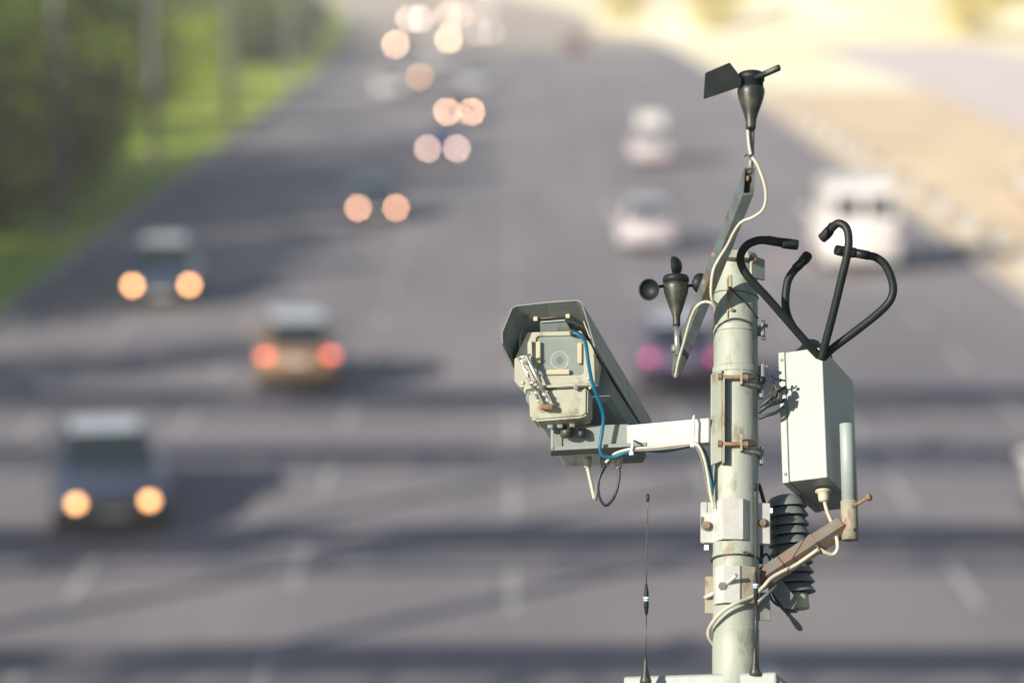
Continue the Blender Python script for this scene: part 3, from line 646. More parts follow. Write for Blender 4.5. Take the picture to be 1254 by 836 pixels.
t.build('cable_tie', M['whip'], None, loc=W(917, 190, -98), label='thin brown tie binding the cream cable to the wind vane stem', cat='cable tie')

# ---- 6 CCTV camera
cc = thing('cctv_camera', 'weathered grey-green traffic camera housing with wiper under a large hood', 'security camera', W(745, 535, 60))
AX = (85.0, 143.0, 185.0)
def X(u, v, t=0.0, d=0.0):
    if t < 0: return W(u, v, d + AX[2] * t)
    return W(u + AX[0] * t, v + AX[1] * t, d + AX[2] * t)
def sweep(b, outer, inner, t0, t1, td=None, te=None):
    """shell between two open outlines swept along the camera axis"""
    n = len(outer); td = td or [0] * n; te = te or [t1] * n
    for i in range(n - 1):
        a, c = outer[i], outer[i + 1]; p, q = inner[i], inner[i + 1]
        b.hexa([X(*a, t0 + td[i]), X(*c, t0 + td[i + 1]), X(*q, t0 + td[i + 1]), X(*p, t0 + td[i]), X(*a, te[i]), X(*c, te[i + 1]), X(*q, te[i + 1]), X(*p, te[i])])
    return b
def offs(poly, d):
    """inset open outline towards its centre (678,432)"""
    out = []
    for (u, v) in poly:
        k = Vector((678 - u, 440 - v)).normalized() * d; out.append((u + k.x, v + k.y))
    return out
oh = [(630, 453), (617, 434), (614.2, 420), (614, 406), (620, 391), (626.5, 376), (632, 373.4), (670, 369.2), (706, 366.6), (711, 368.2), (713.5, 372), (721, 397), (728.8, 424)]
sweep(MB(), oh, offs(oh, 1.8), -.16, 1.0, [.28, .18] + [0] * 11, [.35, .4, .45, .5, .6, .7, .8, .95, 1, 1, 1, .88, .66]).build('outer_hood', M['hood'], cc)
ih = [(629, 449), (627.5, 437), (633, 424), (634, 404), (637, 392), (641, 386.5), (647, 384.5), (670, 382), (704, 379.6), (709, 381.5), (712, 387), (719, 405), (727, 423)]
sweep(MB(), ih, offs(ih, 1.6), .03, .9, None, [.3, .35, .4, .45, .5, .6, .6, .7, .7, .7, .7, .66, .64]).build('inner_hood', M['housing'], cc)
# body: octagonal case swept back
bo_ = [(633, 404), (640, 396), (708, 394), (716, 400), (733, 440), (733.5, 462), (729, 469), (636, 474), (630.5, 467), (630, 446)]
b = MB(); n = len(bo_)
fr_ = [X(u, v, .16) for u, v in bo_]; bk = [X(u, v, .68) for u, v in bo_]
b.add(fr_ + bk, [list(range(n)), list(range(n, 2 * n))[::-1]] + [[i, (i + 1) % n, n + (i + 1) % n, n + i] for i in range(n)])
b.build('housing_case', M['hood'], cc)
# front plate with window opening
po = [(632.5, 412), (652, 406), (711, 405), (722, 421), (733.5, 442), (732, 464), (728.5, 468.5), (636, 474), (631, 468), (630, 447)]
def slab(b, poly, t, thick, scale=1.0, m=None):
    n = len(poly); a = [X(u, v, t) for u, v in poly]; c = [X(u, v, t + thick) for u, v in poly]
    b.add(a + c, [list(range(n)), list(range(n, 2 * n))[::-1]] + [[i, (i + 1) % n, n + (i + 1) % n, n + i] for i in range(n)]); return b
win = [(656, 414), (659, 411), (709, 410), (714, 414), (715, 456), (712, 459), (661, 460.5), (657, 457)]
pl = MB()
outer = [(632.5, 412), (652, 406), (711, 405), (722, 421), (733.5, 442), (732, 464), (728.5, 468.5), (636, 474)]
wn = [win[0], win[1], win[2], win[3], win[4], win[5], win[6], win[7]]
ofr = [(630, 440), (646, 407), (711, 405), (724, 423), (733.5, 445), (730, 468), (637, 474), (630, 466)]
for i in range(8):
    j = (i + 1) % 8
    pl.hexa([X(*ofr[i], .0), X(*ofr[j], .0), X(*wn[j], .0), X(*wn[i], .0), X(*ofr[i], .035), X(*ofr[j], .035), X(*wn[j], .035), X(*wn[i], .035)])
pl.build('front_plate', M['housing'], cc)
gl = slab(MB(), win, .012, .006); gl.build('window_pane', M['glass'], cc)
slab(MB(), [(658, 411), (714, 410), (715, 459), (659, 460)], .033, .001).build('dark_interior', M['void'], cc)
def front_at(u, v, t): return lookf(X(u, v, t), (CAM - X(u, v, t)))
lens = MB().lathe(front_at(683, 437, .028), [(11.5, -2), (11.5, 1.5), (10.4, 2.2), (9.8, 1.0)], 32, caps=False).build('lens_ring', M['galv'], cc)
MB().lathe(front_at(683, 437, .028), [(9.9, 0), (8, 1.2), (4, 2.0), (.2, 2.2)], 28).build('lens_glass', M['carglass'], lens)
for (u0, v0, u1, v1) in ((656.2, 418, 662.0, 445), (707, 419.5, 712.8, 445), (669, 452.3, 697.5, 458.6)):
    b = MB().add([], []); 
    c = [(u0, v0), (u1, v0 - .6), (u1, v1 - .6), (u0, v1)]
    b.hexa([X(u, v, -.014) for u, v in c] + [X(u, v, .01) for u, v in c]); b.build('window_clip', M['cream'], cc, bevel=.8 / S)
for (u, v) in ((727.5, 434.5), (721, 464), (640.5, 468.5)):
    MB().lathe(front_at(u, v, 0), [(2.2, -1), (2.2, .7), (1.2, 1.6)], 12).build('plate_screw', M['steel'], cc)
# thin upright edge plate left of the window
MB().hexa([X(u, v, -.03) for u, v in ((649.3, 417), (651, 417), (652, 447), (650, 447))] + [X(u, v, .01) for u, v in ((649.3, 417), (651, 417), (652, 447), (650, 447))]).build('edge_fin', M['housing'], cc)
# flap with hinge bar under the hood
fl = MB().hexa([X(661, 395, -.02), X(692, 392.5, -.02), X(699, 404, .03), X(659.5, 407, .03), X(661, 393.5, -.01), X(692, 391, -.01), X(699, 402, .04), X(659.5, 405, .04)]).build('flap', M['hood'], cc)
MB().tube([X(658, 389.5, -.02), X(693, 387, -.02)], 1.5, seg=8, n=1, smooth_path=False).build('hinge_bar', M['rust'], fl)
for (u, v) in ((656, 390), (695.5, 386.5)):
    MB().box(front_at(u, v, -.03), (0, 0, 0), (5.2, 6.2, 6), 1.0).build('hinge_block', M['cream'], fl)
MB().hexa([X(u, v, -.03) for u, v in ((662, 393.2), (692, 391), (692, 392.8), (662, 395))] + [X(u, v, -.02) for u, v in ((662, 393.2), (692, 391), (692, 392.8), (662, 395))]).build('flap_edge', M['white'], fl)
# lower wiper-motor box
lb = MB(); top = [(646.5, 476.5), (720, 473.5)]
def ring8(t): return None
L0 = [(647, 478), (719.5, 474.5), (719, 506), (713, 510.5), (655, 515), (648.5, 511)]
fr0 = [X(u, v, -.02) for u, v in L0]; L1 = [(647, 478), (719.5, 474.5), (719, 506), (713, 510.5), (655, 515), (648.5, 511)]
bk0 = [X(u - 1.5, v - 4, .10) for u, v in L1]
n = 6; lb.add(fr0 + bk0, [list(range(n)), list(range(n, 2 * n))[::-1]] + [[i, (i + 1) % n, n + (i + 1) % n, n + i] for i in range(n)])
lbx = lb.build('wiper_motor_box', M['housing'], cc, bevel=2.2 / S)
MB().tube([X(644, 481, -.02), X(643.5, 476.5, -.03), X(650, 474.5, -.035), X(690, 472.2, -.035), X(718, 470.6, -.035), X(724, 472, -.03), X(722, 476, -.02)], 2.0, seg=8, n=4).build('gasket_lip', M['housing'], lbx)
for (u0, v0) in ((671, 519), (683, 518.5), (698, 517.5)):
    MB().box(lookf(X(u0, v0 - 2, .035), UPC), (0, 0, 0), (7, 12, 5), 1.4).build('foot_rib', M['hood'], lbx)
MB().lathe(front_at(705.5, 474.5, -.045), [(3.2, -1), (3.2, .4), (2, .8)], 12).build('box_screw', M['galvdull'], lbx)
# wiper
wp = MB()
wp.tube([X(635.5, 437, -.06), X(661, 492, -.06)], 2.0, seg=8, n=1, smooth_path=False); wp = wp.build('wiper_arm', M['steel'], cc)
MB().tube([X(644, 434.5, -.07), X(671, 490.5, -.07)], 2.5, seg=8, n=1, smooth_path=False).build('wiper_rod', M['steel'], wp)
for (u0, v0, u1, v1) in ((635, 438, 650, 434), (637, 441, 647, 446), (648, 470, 657, 466.5), (645, 452, 648, 462)):
    MB().tube([X(u0, v0, -.075), X(u1, v1, -.075)], 1.7, seg=6, n=1, smooth_path=False).build('wiper_link', M['steel'], wp)
for (u0, v0) in ((657, 481), (667, 483), (660, 491), (671, 490)):
    MB().lathe(front_at(u0, v0, -.08), [(2.6, -2), (2.8, .8), (2, 1.2)], 10).build('wiper_clip', M['steel'], wp)
MB().box(front_at(669.5, 498, -.055), (0, 0, 0), (16, 7, 9), 1.6).build('pivot_block', M['rust'], wp)
# stain under the pivot
MB().lathe(front_at(664.5, 499, -.02), [(6.5, -.5), (6.3, .25)], 14).build('rust_stain', M['rustpole'], lbx)
# cable glands on the underside
for (u, v, m_, r) in ((719.5, 566, 'housing', 5.4), (757.5, 566.5, 'housing', 5.0), (739, 566, 'hood', 4.2)):
    MB().lathe(FR(u, v, 72, 14), [(r, 7), (r, 0), (r * .86, -1), (r * .84, -6), (r * .45, -7.5)], 14).build('cable_gland', M[m_], cc)
MB().lathe(lookf(X(702, 407.5, -.01), CAM - X(702, 407.5, 0) + Vector((0, 0, 1))), [(4.6, -4), (4.6, 2), (3.2, 3), (3.2, 8), (2.2, 9)], 10, False).build('cable_gland', M['kcable'], cc)

# ---- 7 bracket arm for the camera
ba = thing('camera_bracket', 'horizontal white-painted steel arm clamped to the pole and holding the camera', 'bracket arm', W(868, 527, 0))
def bar(b, p0, p1, hgt, dep, drop=0):
    """p: (u,v top edge,d)"""
    a0, a1 = Vector(p0), Vector(p1)
    fs = []
    for p in (a0, a1):
        fs += [W(p.x, p.y, p.z), W(p.x, p.y + hgt, p.z), W(p.x, p.y + hgt + dep * .18, p.z + dep), W(p.x, p.y + dep * .18, p.z + dep)]
    return b.hexa(fs)
bar(MB(), (768, 520.5, 14), (868.5, 511.5, -14), 29.5, 26).build('box_arm', M['galv'], ba, bevel=.8 / S)
ch = MB(); bar(ch, (690, 521.5, 26), (770, 519, 18), 30, 30); ch.build('channel', M['hood'], ba, bevel=.8 / S)
bar(MB(), (674.5, 524, 16), (678, 523.6, 16), 26, 5).build('channel_lip', M['white'], ba, bevel=.5 / S)
bar(MB(), (674.5, 547, 18), (792, 541, 6), 4.5, 38).build('channel_flange', M['hood'], ba, bevel=.4 / S)
bar(MB(), (678, 519, 34), (700, 519, 34), 30, 4).build('channel_web', M['hood'], ba, bevel=.4 / S)
for (u, v, r, h) in ((694, 527, 8, 9), (712, 529, 5, 7)):
    MB().lathe(FR(u, v, 14, 14), [(r * .6, -h), (r, -h * .8), (r, h * .5), (r * .5, h * .6)], 16).build('swivel_joint', M['sensor'], ba)
# angle plate against the pole
f = FM(520)
MB().prism(f, [(-32.5, -57), (-19, -51), (-19, 63), (-32.5, 57)], -27, -21, .6).build('angle_plate', M['pole'], ba)
MB().box(f, (-17.5, -29, 0), (2.6, 18, 112), .5).build('angle_flange', M['rustpole'], ba)
for (v, xe) in ((470, 22), (551, 22)):
    g = FM(v)
    MB().lathe(g @ Matrix.Translation((-24, -36, 0)) @ Matrix.Rotation(rad(90), 4, 'Y'), [(2.5, 0), (2.5, 46)], 10).build('threaded_bolt', M['rust'], ba)
    MB().lathe(g @ Matrix.Translation((-23, -36, 0)) @ Matrix.Rotation(rad(90), 4, 'Y'), [(4.4, -1.5), (4.4, 3)], 6, False).build('bolt_head', M['rust'], ba)
    MB().lathe(g @ Matrix.Translation((6, -36, 0)) @ Matrix.Rotation(rad(90), 4, 'Y'), [(4.2, 0), (4.2, 6)], 6, False).build('nut', M['rust'], ba)
    MB().prism(g @ Matrix.Translation((4, -31, 0)) @ Matrix.Rotation(rad(90), 4, 'Z'), [(-8, -9), (6, -9), (6, 5), (-8, 12)], -1.2, 1.2, .3).build('clamp_lug', M['rustpole'], ba)
    MB().tube([g @ Vector((29.5 * math.cos(a), 29.5 * math.sin(a), -6)) for a in [rad(-75 + 15 * k) for k in range(12)]], 2.6, seg=6, n=2).build('clamp_strap', M['galv'], ba)
    MB().box(g, (31, -6, -8), (5, 10, 22), .8).build('strap_end', M['galvdull'], ba)

# cables of the camera
cable('camera_cable', 'bright blue cable hanging from the camera front and running along the white arm', [(702.5, 407, -12), (710, 410.5, -14), (716, 417, -14), (718.5, 428, -12), (721, 447, -10), (726, 471, -6), (734, 492, -2), (739, 510, 2), (737, 530, 4), (734.5, 548, 4), (739, 558.5, 4), (751, 559.5, 4), (766, 554.5, 2), (785, 551, 2), (812, 552, -2), (835, 548, -8), (851, 545, -16), (861, 550, -18), (867, 564, -16), (871, 585, -12), (873, 605, -8)], 2.3, M['bcable'])
cable('camera_cable', 'cream cable fastened under the white arm and dropping down the pole', [(742, 566, 30), (752, 556, 16), (764, 551.5, 4), (775, 549.5, -2), (805, 547, -6), (835, 543.5, -14), (849, 542.5, -20), (857, 548, -24), (863, 563, -26), (867, 583, -26), (870, 603, -28), (874, 622, -30)], 2.0, M['wcable'])
cable('camera_cable', 'thin grey cable beside the cream one under the white arm', [(773, 551.5, -4), (800, 550.5, -8), (830, 547.5, -14), (848, 545, -20), (855, 551, -22), (861, 568, -24), (865, 590, -24), (871, 615, -28)], 1.6, M['gcable'])
cable('short_cable', 'short white cable end hanging below the camera', [(719.5, 572, 70), (721, 579, 70), (723.5, 590, 69), (728, 611, 68)], 2.4, M['wcable'])
cable('short_cable', 'grey cable looping down beside the short white one below the camera', [(748, 562, 60), (741, 571, 62), (734, 584, 64), (731, 598, 66), (729, 612, 67)], 2.2, M['gcable'])
cable('loop_cable', 'dark navy cable hanging in a loop below the camera', [(758, 572, 68), (758, 586, 66), (753, 606, 62), (743, 618.5, 58), (735.5, 612, 58), (732.5, 598, 58), (734.5, 583, 58), (740, 571, 60), (743, 566, 62)], 1.8, M['ncable'])
for (p, lb_) in (((849, 511, 545, -18), 'white cable tie round the right end of the white arm'), ((774, 540, 555, -6), 'frayed white cable tie under the left end of the white arm')):
    u, v0, v1, d = p
    b = MB().tube([W(u + 2, v0, d + 30), W(u + .8, v0 - .8, d + 2), W(u, (v0 + v1) / 2, d - .5), W(u - .6, v1 - 3, d - 1), W(u - 1, v1, d - 3)], 1.5, seg=6, n=3)
    b.box(FR(u - 1, v1, d - 3), (0, 0, 0), (5, 5, 4.5), .6); b.build('cable_tie', M['band_white'], None, loc=W(u, v1, d), label=lb_, cat='cable tie')
cable('ground_wire', 'thin straight grey wire hanging left of the pole above the white clamp', [(866.5, 560, -22), (866.2, 590, -24), (866, 627, -26)], .7, M['gcable'])

# ---- 8 upper galvanised clamp
def bentplate(b, f, pts, z0, z1, th=2.2):
    """pts: (x,y) open outline of a folded plate"""
    P = [Vector((p[0], p[1], 0)) for p in pts]; nn = []
    for i, p in enumerate(P):
        a = P[max(i - 1, 0)]; c = P[min(i + 1, len(P) - 1)]; t_ = (c - a).normalized(); nn.append(Vector((-t_.y, t_.x, 0)))
    for i in range(len(P) - 1):
        a, c = P[i], P[i + 1]; na, nc = nn[i] * th, nn[i + 1] * th
        q = [a, c, c + nc, a + na]
        b.hexa([f @ (p + Vector((0, 0, z0))) for p in q] + [f @ (p + Vector((0, 0, z1))) for p in q])
    return b
cl = thing('pole_clamp', 'bright galvanised clamp with two rusty hex bolts around the middle of the pole', 'pole clamp', W(901, 640, md(640) - 30))
f = FM(641)
for nm, y0_, sg in (('front_half', -1, 1), ('back_half', 1, -1)):
    pts = [(-43, -6 * sg), (-29, -6 * sg), (-21, -28 * sg), (-18, -34 * sg), (6, -34 * sg), (10, -30 * sg), (27, -8 * sg), (41.5, -7 * sg)] if sg > 0 else [(-43, 2), (-30, 2), (-20, 31), (14, 31), (28, 4), (43, 4)]
    bentplate(MB(), f, pts, -25, 25, 2.2 * sg).build(nm, M['galv'], cl, bevel=.6 / S)
for (x, z, rs) in ((-36, -5, 4.8), (32.5, 0, 4.8)):
    MB().lathe(f @ Matrix.Translation((x, -8, z)) @ Matrix.Rotation(rad(90), 4, 'X'), [(rs, -1), (rs, 4), (rs * .8, 5)], 6, False).build('hex_bolt', M['rust'], cl)
    MB().lathe(f @ Matrix.Translation((x, -8, z)) @ Matrix.Rotation(rad(90), 4, 'X'), [(rs + 1.2, -2), (rs + 1.2, .6)], 18).build('washer', M['galvdull'], cl)
for (x, z) in ((-36, -31), (42, 16)):
    MB().box(f, (x, -4, z), (5.5, 6, 6.5), .8).build('plastic_plug', M['band_white'], cl)

# ---- 9 lower clamp + arm + socket: carries the box
lc = thing('box_bracket', 'rust-streaked steel bracket clamped low on the pole with an arm rising to the right', 'bracket arm', W(901, 720, md(720) - 30))
f = FM(721)
bentplate(MB(), f, [(-28, -10), (-26, -24), (-17, -35), (2, -35), (5, -32), (24, -26), (30, -8)], -22, 23, 2.2).build('front_half', M['galv'], lc, bevel=.6 / S)
bentplate(MB(), f @ Matrix.Translation((0, -1.3, 0)), [(5, -32), (22, -27), (24.5, -24)], -21, 22, -1.2).build('rusty_facet', M['rustpole'], lc)
MB().box(f, (-32, -2, -8), (11, 3, 45), .6).build('back_lug', M['rustpole'], lc)
MB().box(f, (32, -10, -22), (18, 3, 34), .6).build('back_lug', M['galvdull'], lc)
MB().tube([f @ Vector((-19, -26, -3)), f @ Vector((-3, -50, 9))], 2.5, seg=10, n=1, smooth_path=False).build('threaded_stud', M['galv'], lc)
MB().lathe(f @ Matrix.Translation((-19, -33, -2)) @ Matrix.Rotation(rad(90), 4, 'X'), [(5, -1), (5, 4)], 6, False).build('nut', M['galvdull'], lc)
MB().tube([f @ Vector((-38, -6, -12)), f @ Vector((-24, -16, -6))], 2.6, seg=10, n=1, smooth_path=False).build('threaded_stud', M['galv'], lc)
MB().tube([f @ Vector((22, -30, -22)), f @ Vector((48, -18, 2))], 2.2, seg=10, n=1, smooth_path=False).build('threaded_stud', M['galvdull'], lc)
p0, p1 = W(924, 714, -34), W(1033, 643.5, -26)
ax = (p1 - p0); fa = lookf(p0, ax, UPC); ln = ax.length * S
fa = fa @ Matrix.Rotation(rad(32), 4, 'Z')
MB().box(fa, (0, 0, ln / 2), (19, 18, ln), .8).build('square_arm', M['rustarm'], lc)
MB().box(fa, (0, 0, ln * .32), (19.8, 18.8, 1.2), .2).build('weld_band', M['kcable'], lc)
MB().box(fa, (0, 0, ln * .68), (20.2, 19.2, 5), .4).build('weld_band', M['rustarm'], lc)
fs_ = FR(1040.5, 640, -26, 14)
MB().lathe(fs_, [(8, -21), (10.4, -21), (10.4, 27), (8.6, 27.5)], 28).build('socket', M['rustpole'], lc)
MB().lathe(fs_, [(8, -20.5), (8, -18)], 20).build('socket_inside', M['void'], lc)
MB().lathe(lookf(fs_ @ Vector((4.6, -9.4, -10)), fs_ @ Vector((4.6, -20, -10)) - fs_ @ Vector((4.6, -9, -10))), [(2.3, -.5), (2.2, .4)], 12).build('pin_hole', M['void'], lc)
MB().tube([W(1044, 620, -36), W(1063, 609, -48)], 2.4, seg=10, n=1, smooth_path=False).build('clamp_screw', M['rust'], lc)
MB().lathe(lookf(W(1063.5, 608.7, -48), W(1063, 609, -48) - W(1044, 620, -36)), [(4.4, -2), (4.6, 0), (4.2, 3), (2, 4)], 10).build('screw_head', M['rust'], lc)
MB().lathe(fs_, [(8.9, 26), (8.9, 122), (8.2, 123)], 28).build('upright_pipe', M['white'], lc)
MB().prism(FR(950, 722, -14, 14), [(-14, 10), (8, 12), (26, -12), (24, -24), (10, -22)], 0, 4, .4).build('hanger_plate', M['galvdull'], lc)
MB().box(FR(971, 742, 4, 14), (0, 0, 0), (11, 4, 16), .6).build('hanger_tab', M['galvdull'], lc)

# ---- 10 the white box with curved tubes
wb = thing('sensor_box', 'tall white rectangular sensor box with four black curved tubes on top, right of the pole', 'sensor unit', W(1013, 584, -28))
f = FR(1013.2, 584, -28, 20.8, 23.4, roll=0.2)
MB().box(f, (-24, 66, 84.5), (48, 132, 169), 1.2).build('box_body', M['white'], wb)
MB().box(f, (-52.8, 66, 84.5), (8.6, 133, 170.5), 1.0).build('lid', M['white'], wb)
MB().box(f, (-48.2, 66, 84.5), (1.2, 130, 167), 0).build('lid_gasket', M['trim'], wb)
for (zz_) in (10, 159):
    MB().lathe(f @ Matrix.Translation((-52.8, -1.0, zz_)) @ Matrix.Rotation(rad(90), 4, 'X'), [(2.0, -1), (2.0, .4), (1.2, .7)], 10).build('lid_screw', M['galvdull'], wb)
MB().lathe(FR(1008.5, 606, 10, 20.8), [(10, 6), (10, 3.5), (6.8, 3), (6.8, -3), (6.2, -7), (3.5, -9)], 20).build('cable_gland', M['cream'], wb)
MB().lathe(f @ Matrix.Translation((-26, 40, 169)), [(26, 0), (25, 8), (15, 16), (10, 24), (4, 27)], 24).build('tube_hub', M['black'], wb)
def ctube(pts, rr, nm='curved_tube'):
    return MB().tube([W(*p) for p in pts], rr, seg=16, n=7).build(nm, M['black'], wb)
T1 = [(1003, 436, 10), (990, 422, 4), (963, 391, -4), (938, 362.5, -10), (918, 341, -13), (909, 327, -14), (907, 313, -14), (914.5, 300.5, -14), (928, 294.5, -13), (940, 294.2, -12)]
T2 = [(972, 402, 6), (965, 388, 14), (962, 374, 18), (962.5, 357, 22), (966, 341, 25), (976, 326.5, 27)]
T3 = [(1006, 440, 6), (1010.5, 421, 0), (1019, 389, -10), (1029.5, 346, -22), (1037.5, 312, -28), (1039.3, 292, -28), (1036, 278.5, -25), (1027, 273.5, -20), (1019.5, 278, -14)]
T4 = [(1008, 438, 14), (1019, 427, 12), (1041, 410.5, 10), (1070, 388, 8), (1087, 372, 7), (1093.5, 358, 6), (1092, 342, 6), (1084, 324.5, 7), (1073, 315.5, 8), (1062, 312.8, 9)]
for T, s1, s2 in ((T1, [(939, 294, -12), (960, 297.5, -10)], [(958, 297.5, -10), (967, 298.8, -9.5), (977, 300, -9)]), (T2, [(974, 329, 27), (984, 319, 24)], [(983, 320, 25), (986.5, 316, 22), (989, 312.5, 18)]),
                  (T3, [(1020.5, 276.5, -15), (1015, 283, -10)], [(1016, 282, -11), (1012, 287, -8), (1006.5, 292, -4)]), (T4, [(1064, 313, 9), (1046, 309.5, 10)], [(1047, 309.6, 10), (1034, 308, 8), (1024, 306, 4)])):
    o = ctube(T, 5.1)
    ctube([s1[0], s1[1]], 5.7, 'sleeve'); 
    MB().tube([W(*p) for p in s2], [6.4, 6.6, 6.2], seg=16, n=4).build('nozzle', M['black'], wb)
    e0, e1 = W(*s2[-2]), W(*s2[-1])
    MB().lathe(lookf(e1, e1 - e0), [(4.6, -3), (4.6, .4)], 14).build('nozzle_opening', M['void'], wb)
cable('box_cable', 'long white cable from under the white box along the rusty arm and around the pole', [(1009.5, 612, 8), (1013, 626, 4), (1020, 643, -20), (1025, 660, -36), (1025.5, 672, -42), (1020, 678.5, -42), (1011, 676, -43), (1003, 672.5, -43), (994, 678, -44), (975, 691, -46), (957, 700, -49), (944, 708, -53), (934, 719, -58), (920, 731, -66), (902, 738, -78), (886, 747, -78), (874, 760, -70), (868, 771, -58), (868.5, 780, -52), (874, 789, -46)], 2.4, M['wcable'])
b = MB().tube([W(1001, 668, -40), W(1003, 673, -47), W(1006, 677, -42)], 1.3, seg=6); b.build('cable_tie', M['rust'], None, loc=W(1003, 673, -16), label='small brown tie holding the white cable under the rusty arm', cat='cable tie')

# ---- 11 louvred radiation shield
rs = thing('radiation_shield', 'stack of dark grey round louvres with a white base, behind the rusty arm', 'weather sensor', W(975, 735, 62))
fr0 = FR(973, 728, 16, 14, roll=-4.0)
N = 10
for k in range(N):
    z = 6 + k * 11.9; r = 26.5 if k < N - 1 else 24.5
    pf = [(17, z - 1), (r - 1.5, z - 4.4), (r, z - 3.6), (r - .4, z - 2.2), (21.5, z + 5.2), (20.5, z + 6.6), (16, z + 7.2)] if k < N - 1 else [(17, z - 1), (r + 1, z - 4.4), (r + 1.5, z - 3.4), (23, z + 3), (19, z + 8.5), (9, z + 12), (1, z + 12.5)]
    MB().lathe(fr0, pf, 44).build('louvre', M['shield'], rs)
MB().lathe(fr0, [(14, 0), (14, 6 + N * 11.9 - 6)], 24).build('core', M['void'], rs)
MB().lathe(fr0, [(16.4, -18), (17, -17), (17.2, 0), (14, 2)], 32).build('white_base', M['cream'], rs)
MB().box(fr0, (-4, -10, -20), (3, 3, 5), .5).build('drain_pin', M['rust'], rs)
for (pts, r, m_, lb_) in (([(944, 720, -4), (950, 733, -6), (958, 744, -8), (968, 754, -8), (978, 764, -6), (981, 770, -6), (976, 768, -8), (969, 757, -9), (964, 750, -9)], 2.0, 'gcable', 'grey wire loop hanging below the louvred shield'),
                      ([(946, 716, 0), (942, 724, -4), (947, 736, -6), (957, 742, -7), (962, 735, -5), (960, 724, -2)], 1.6, 'kcable', 'dark wire coil under the rusty arm next to the pole'),
                      ([(950, 730, -5), (956, 738, -8), (964, 748, -8), (966, 753, -7)], 3.0, 'kcable', 'thick dark cable stub under the rusty arm'),
                      ([(932, 684, -8), (938, 678, -4), (943, 685, 0), (946, 698, 6)], 1.6, 'kcable', 'dark wire arc between the pole and the louvred shield'),
                      ([(929, 592, 18), (933, 605, 20), (936, 620, 22), (934, 640, 20), (932, 690, 14)], 2.4, 'ncable', 'navy cable running down behind the right side of the pole')):
    cable('wire', lb_, pts, r, M[m_])
# ---- 12 wiring between pole and box
for i, (pts, r, m_, lb_) in enumerate((([(929, 512, 6), (940, 508, 4), (950, 505, 6), (960, 498, 14)], 2.2, 'kcable', 'lowest dark cable bridging from pole to white box'),
                      ([(929, 505, 4), (936, 499, 0), (946, 494, 2), (962, 490, 14)], 2.8, 'kcable', 'thick dark cable in the middle of the bundle between pole and box'),
                      ([(930, 498, 4), (938, 492, 0), (947, 484, 0), (962, 474, 14)], 2.4, 'kcable', 'dark cable at the top of the bundle between pole and box'),
                      ([(930, 466, 6), (940, 464, 2), (950, 464, 4), (962, 466, 14)], 1.1, 'kcable', 'thin straight wire with beads between pole and box'),
                      ([(943, 461, 2), (946, 468, 2), (952, 472, 4), (957, 476, 8), (950, 486, 4), (944, 490, 2)], 1.1, 'kcable', 'thin curled wire between pole and white box'))):
    cable('wire', lb_, pts, r, M[m_])
jb = thing('cable_connector', 'cluster of small dark plastic connectors between the pole and the white box', 'connector', W(948, 480, 2))
for (u, v, sx, sz, rz) in ((947, 480, 9, 12, 20), (952, 474, 7, 9, -25), (942, 486, 7, 8, 35), (955, 486, 6, 10, 10), (950, 491, 8, 5, 30)):
    MB().box(FR(u, v, 1, 14, roll=rz), (0, 0, 0), (sx, 7, sz), 1.0).build('connector_block', M['sensor'], jb)
for (u, v, r) in ((933, 465.5, 5.0), (944, 460.5, 1.8), (955, 465.5, 2.4)):
    MB().lathe(FR(u, v, 2, 14), [(r * math.sin(a), -r * math.cos(a)) for a in [rad(6 + 24 * k) for k in range(8)]], 12).build('bead', M['black'], jb)

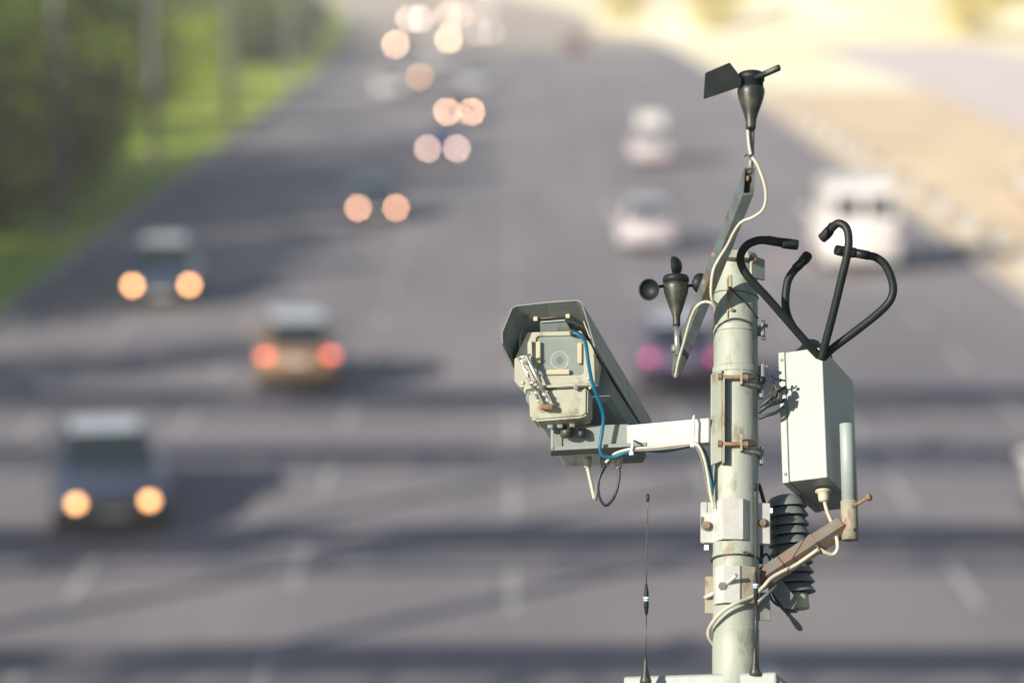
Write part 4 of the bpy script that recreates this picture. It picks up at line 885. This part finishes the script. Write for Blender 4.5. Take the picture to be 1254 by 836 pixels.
# ---- 13 antennas
def antenna(name, label, u, d, vt, vb0, vb1, vbase, band, dx=0.0):
    t = thing(name, label, 'antenna', W(u, vbase, d))
    MB().tube([W(u + dx, vt, d), W(u + dx * .5, (vt + vb0) / 2, d), W(u, vb0, d)], .75, seg=6, n=3).build('upper_whip', M['whip'], t)
    if name == 'whip_antenna' and dx: MB().lathe(FR(u + dx, vt + 4, d, 6), [(1.1, -5), (1.9, -4), (1.9, 3.5), (1.0, 4.6)], 10).build('tip_cap', M['black'], t)
    h = vb1 - vb0; c = FR(u, (vb0 + vb1) / 2, d, 6)
    MB().lathe(c, [(1.0, -h / 2), (2.0, -h / 2 + 2), (2.4, -h * .3), (2.9, -h * .28), (2.9, h * .25), (2.4, h * .3), (1.8, h / 2 - 3), (.9, h / 2)], 14).build('loading_coil', M['black'], t)
    bz = (vb0 + vb1) / 2 - band
    MB().lathe(c, [(3.2, bz - 2.6), (3.2, bz - .6)], 14).build('band', M['band_blue'], t)
    MB().lathe(c, [(3.25, bz + .2), (3.25, bz + 2.4)], 14).build('band', M['band_white'], t)
    MB().tube([W(u, vb1, d), W(u - .6, vbase - 24, d)], .8, seg=6, n=2, smooth_path=False).build('lower_whip', M['whip'], t)
    MB().lathe(FR(u - .8, vbase, d, 6), [(7.2, -4), (6.8, 0), (4.2, 8), (2.4, 17), (1.4, 27), (1.0, 28)], 20).build('cone_foot', M['sensor'], t)
antenna('whip_antenna', 'thin whip antenna with cone foot standing alone left of the pole', 791.5, -86, 605, 715, 752, 832, 733, 1.8)
antenna('whip_antenna', 'whip antenna with cone foot standing directly in front of the pole', 925.5, -92, 592, 700, 740, 822, 717, -.6)
# wider magnet foot of the front antenna
# ---- 14 cabinet at the bottom
cbn = thing('control_cabinet', 'white cabinet top at the bottom edge under the pole and antennas', 'cabinet', W(870, 900, -60))
f = FR(951, 822, -97, 14, 14)
MB().box(f, (-93, 75, -130), (186, 150, 260), 3.0).build('cabinet_body', M['white'], cbn)
MB().box(f, (2.2, 78, -130), (4, 140, 240), 1.0).build('side_panel', M['housing'], cbn)
MB().box(f, (-93, 75, -330), (120, 110, 150), 2.0).build('pedestal', M['concrete'], cbn)

# ================================================================ air
hz = MB().box(I4, (0, 450, 8.5), (1410, 1320, 19.5))
hm = bpy.data.materials.new('haze_air'); hm.use_nodes = True
n = hm.node_tree.nodes; n.remove(n['Principled BSDF'])
pv = n.new('ShaderNodeVolumePrincipled'); pv.inputs['Color'].default_value = (0.97, 0.97, 1.0, 1); pv.inputs['Density'].default_value = 0.0007
pv.inputs['Anisotropy'].default_value = 0.0
hm.node_tree.links.new(pv.outputs[0], n['Material Output'].inputs['Volume'])
hz.build('haze', hm, kind='stuff')
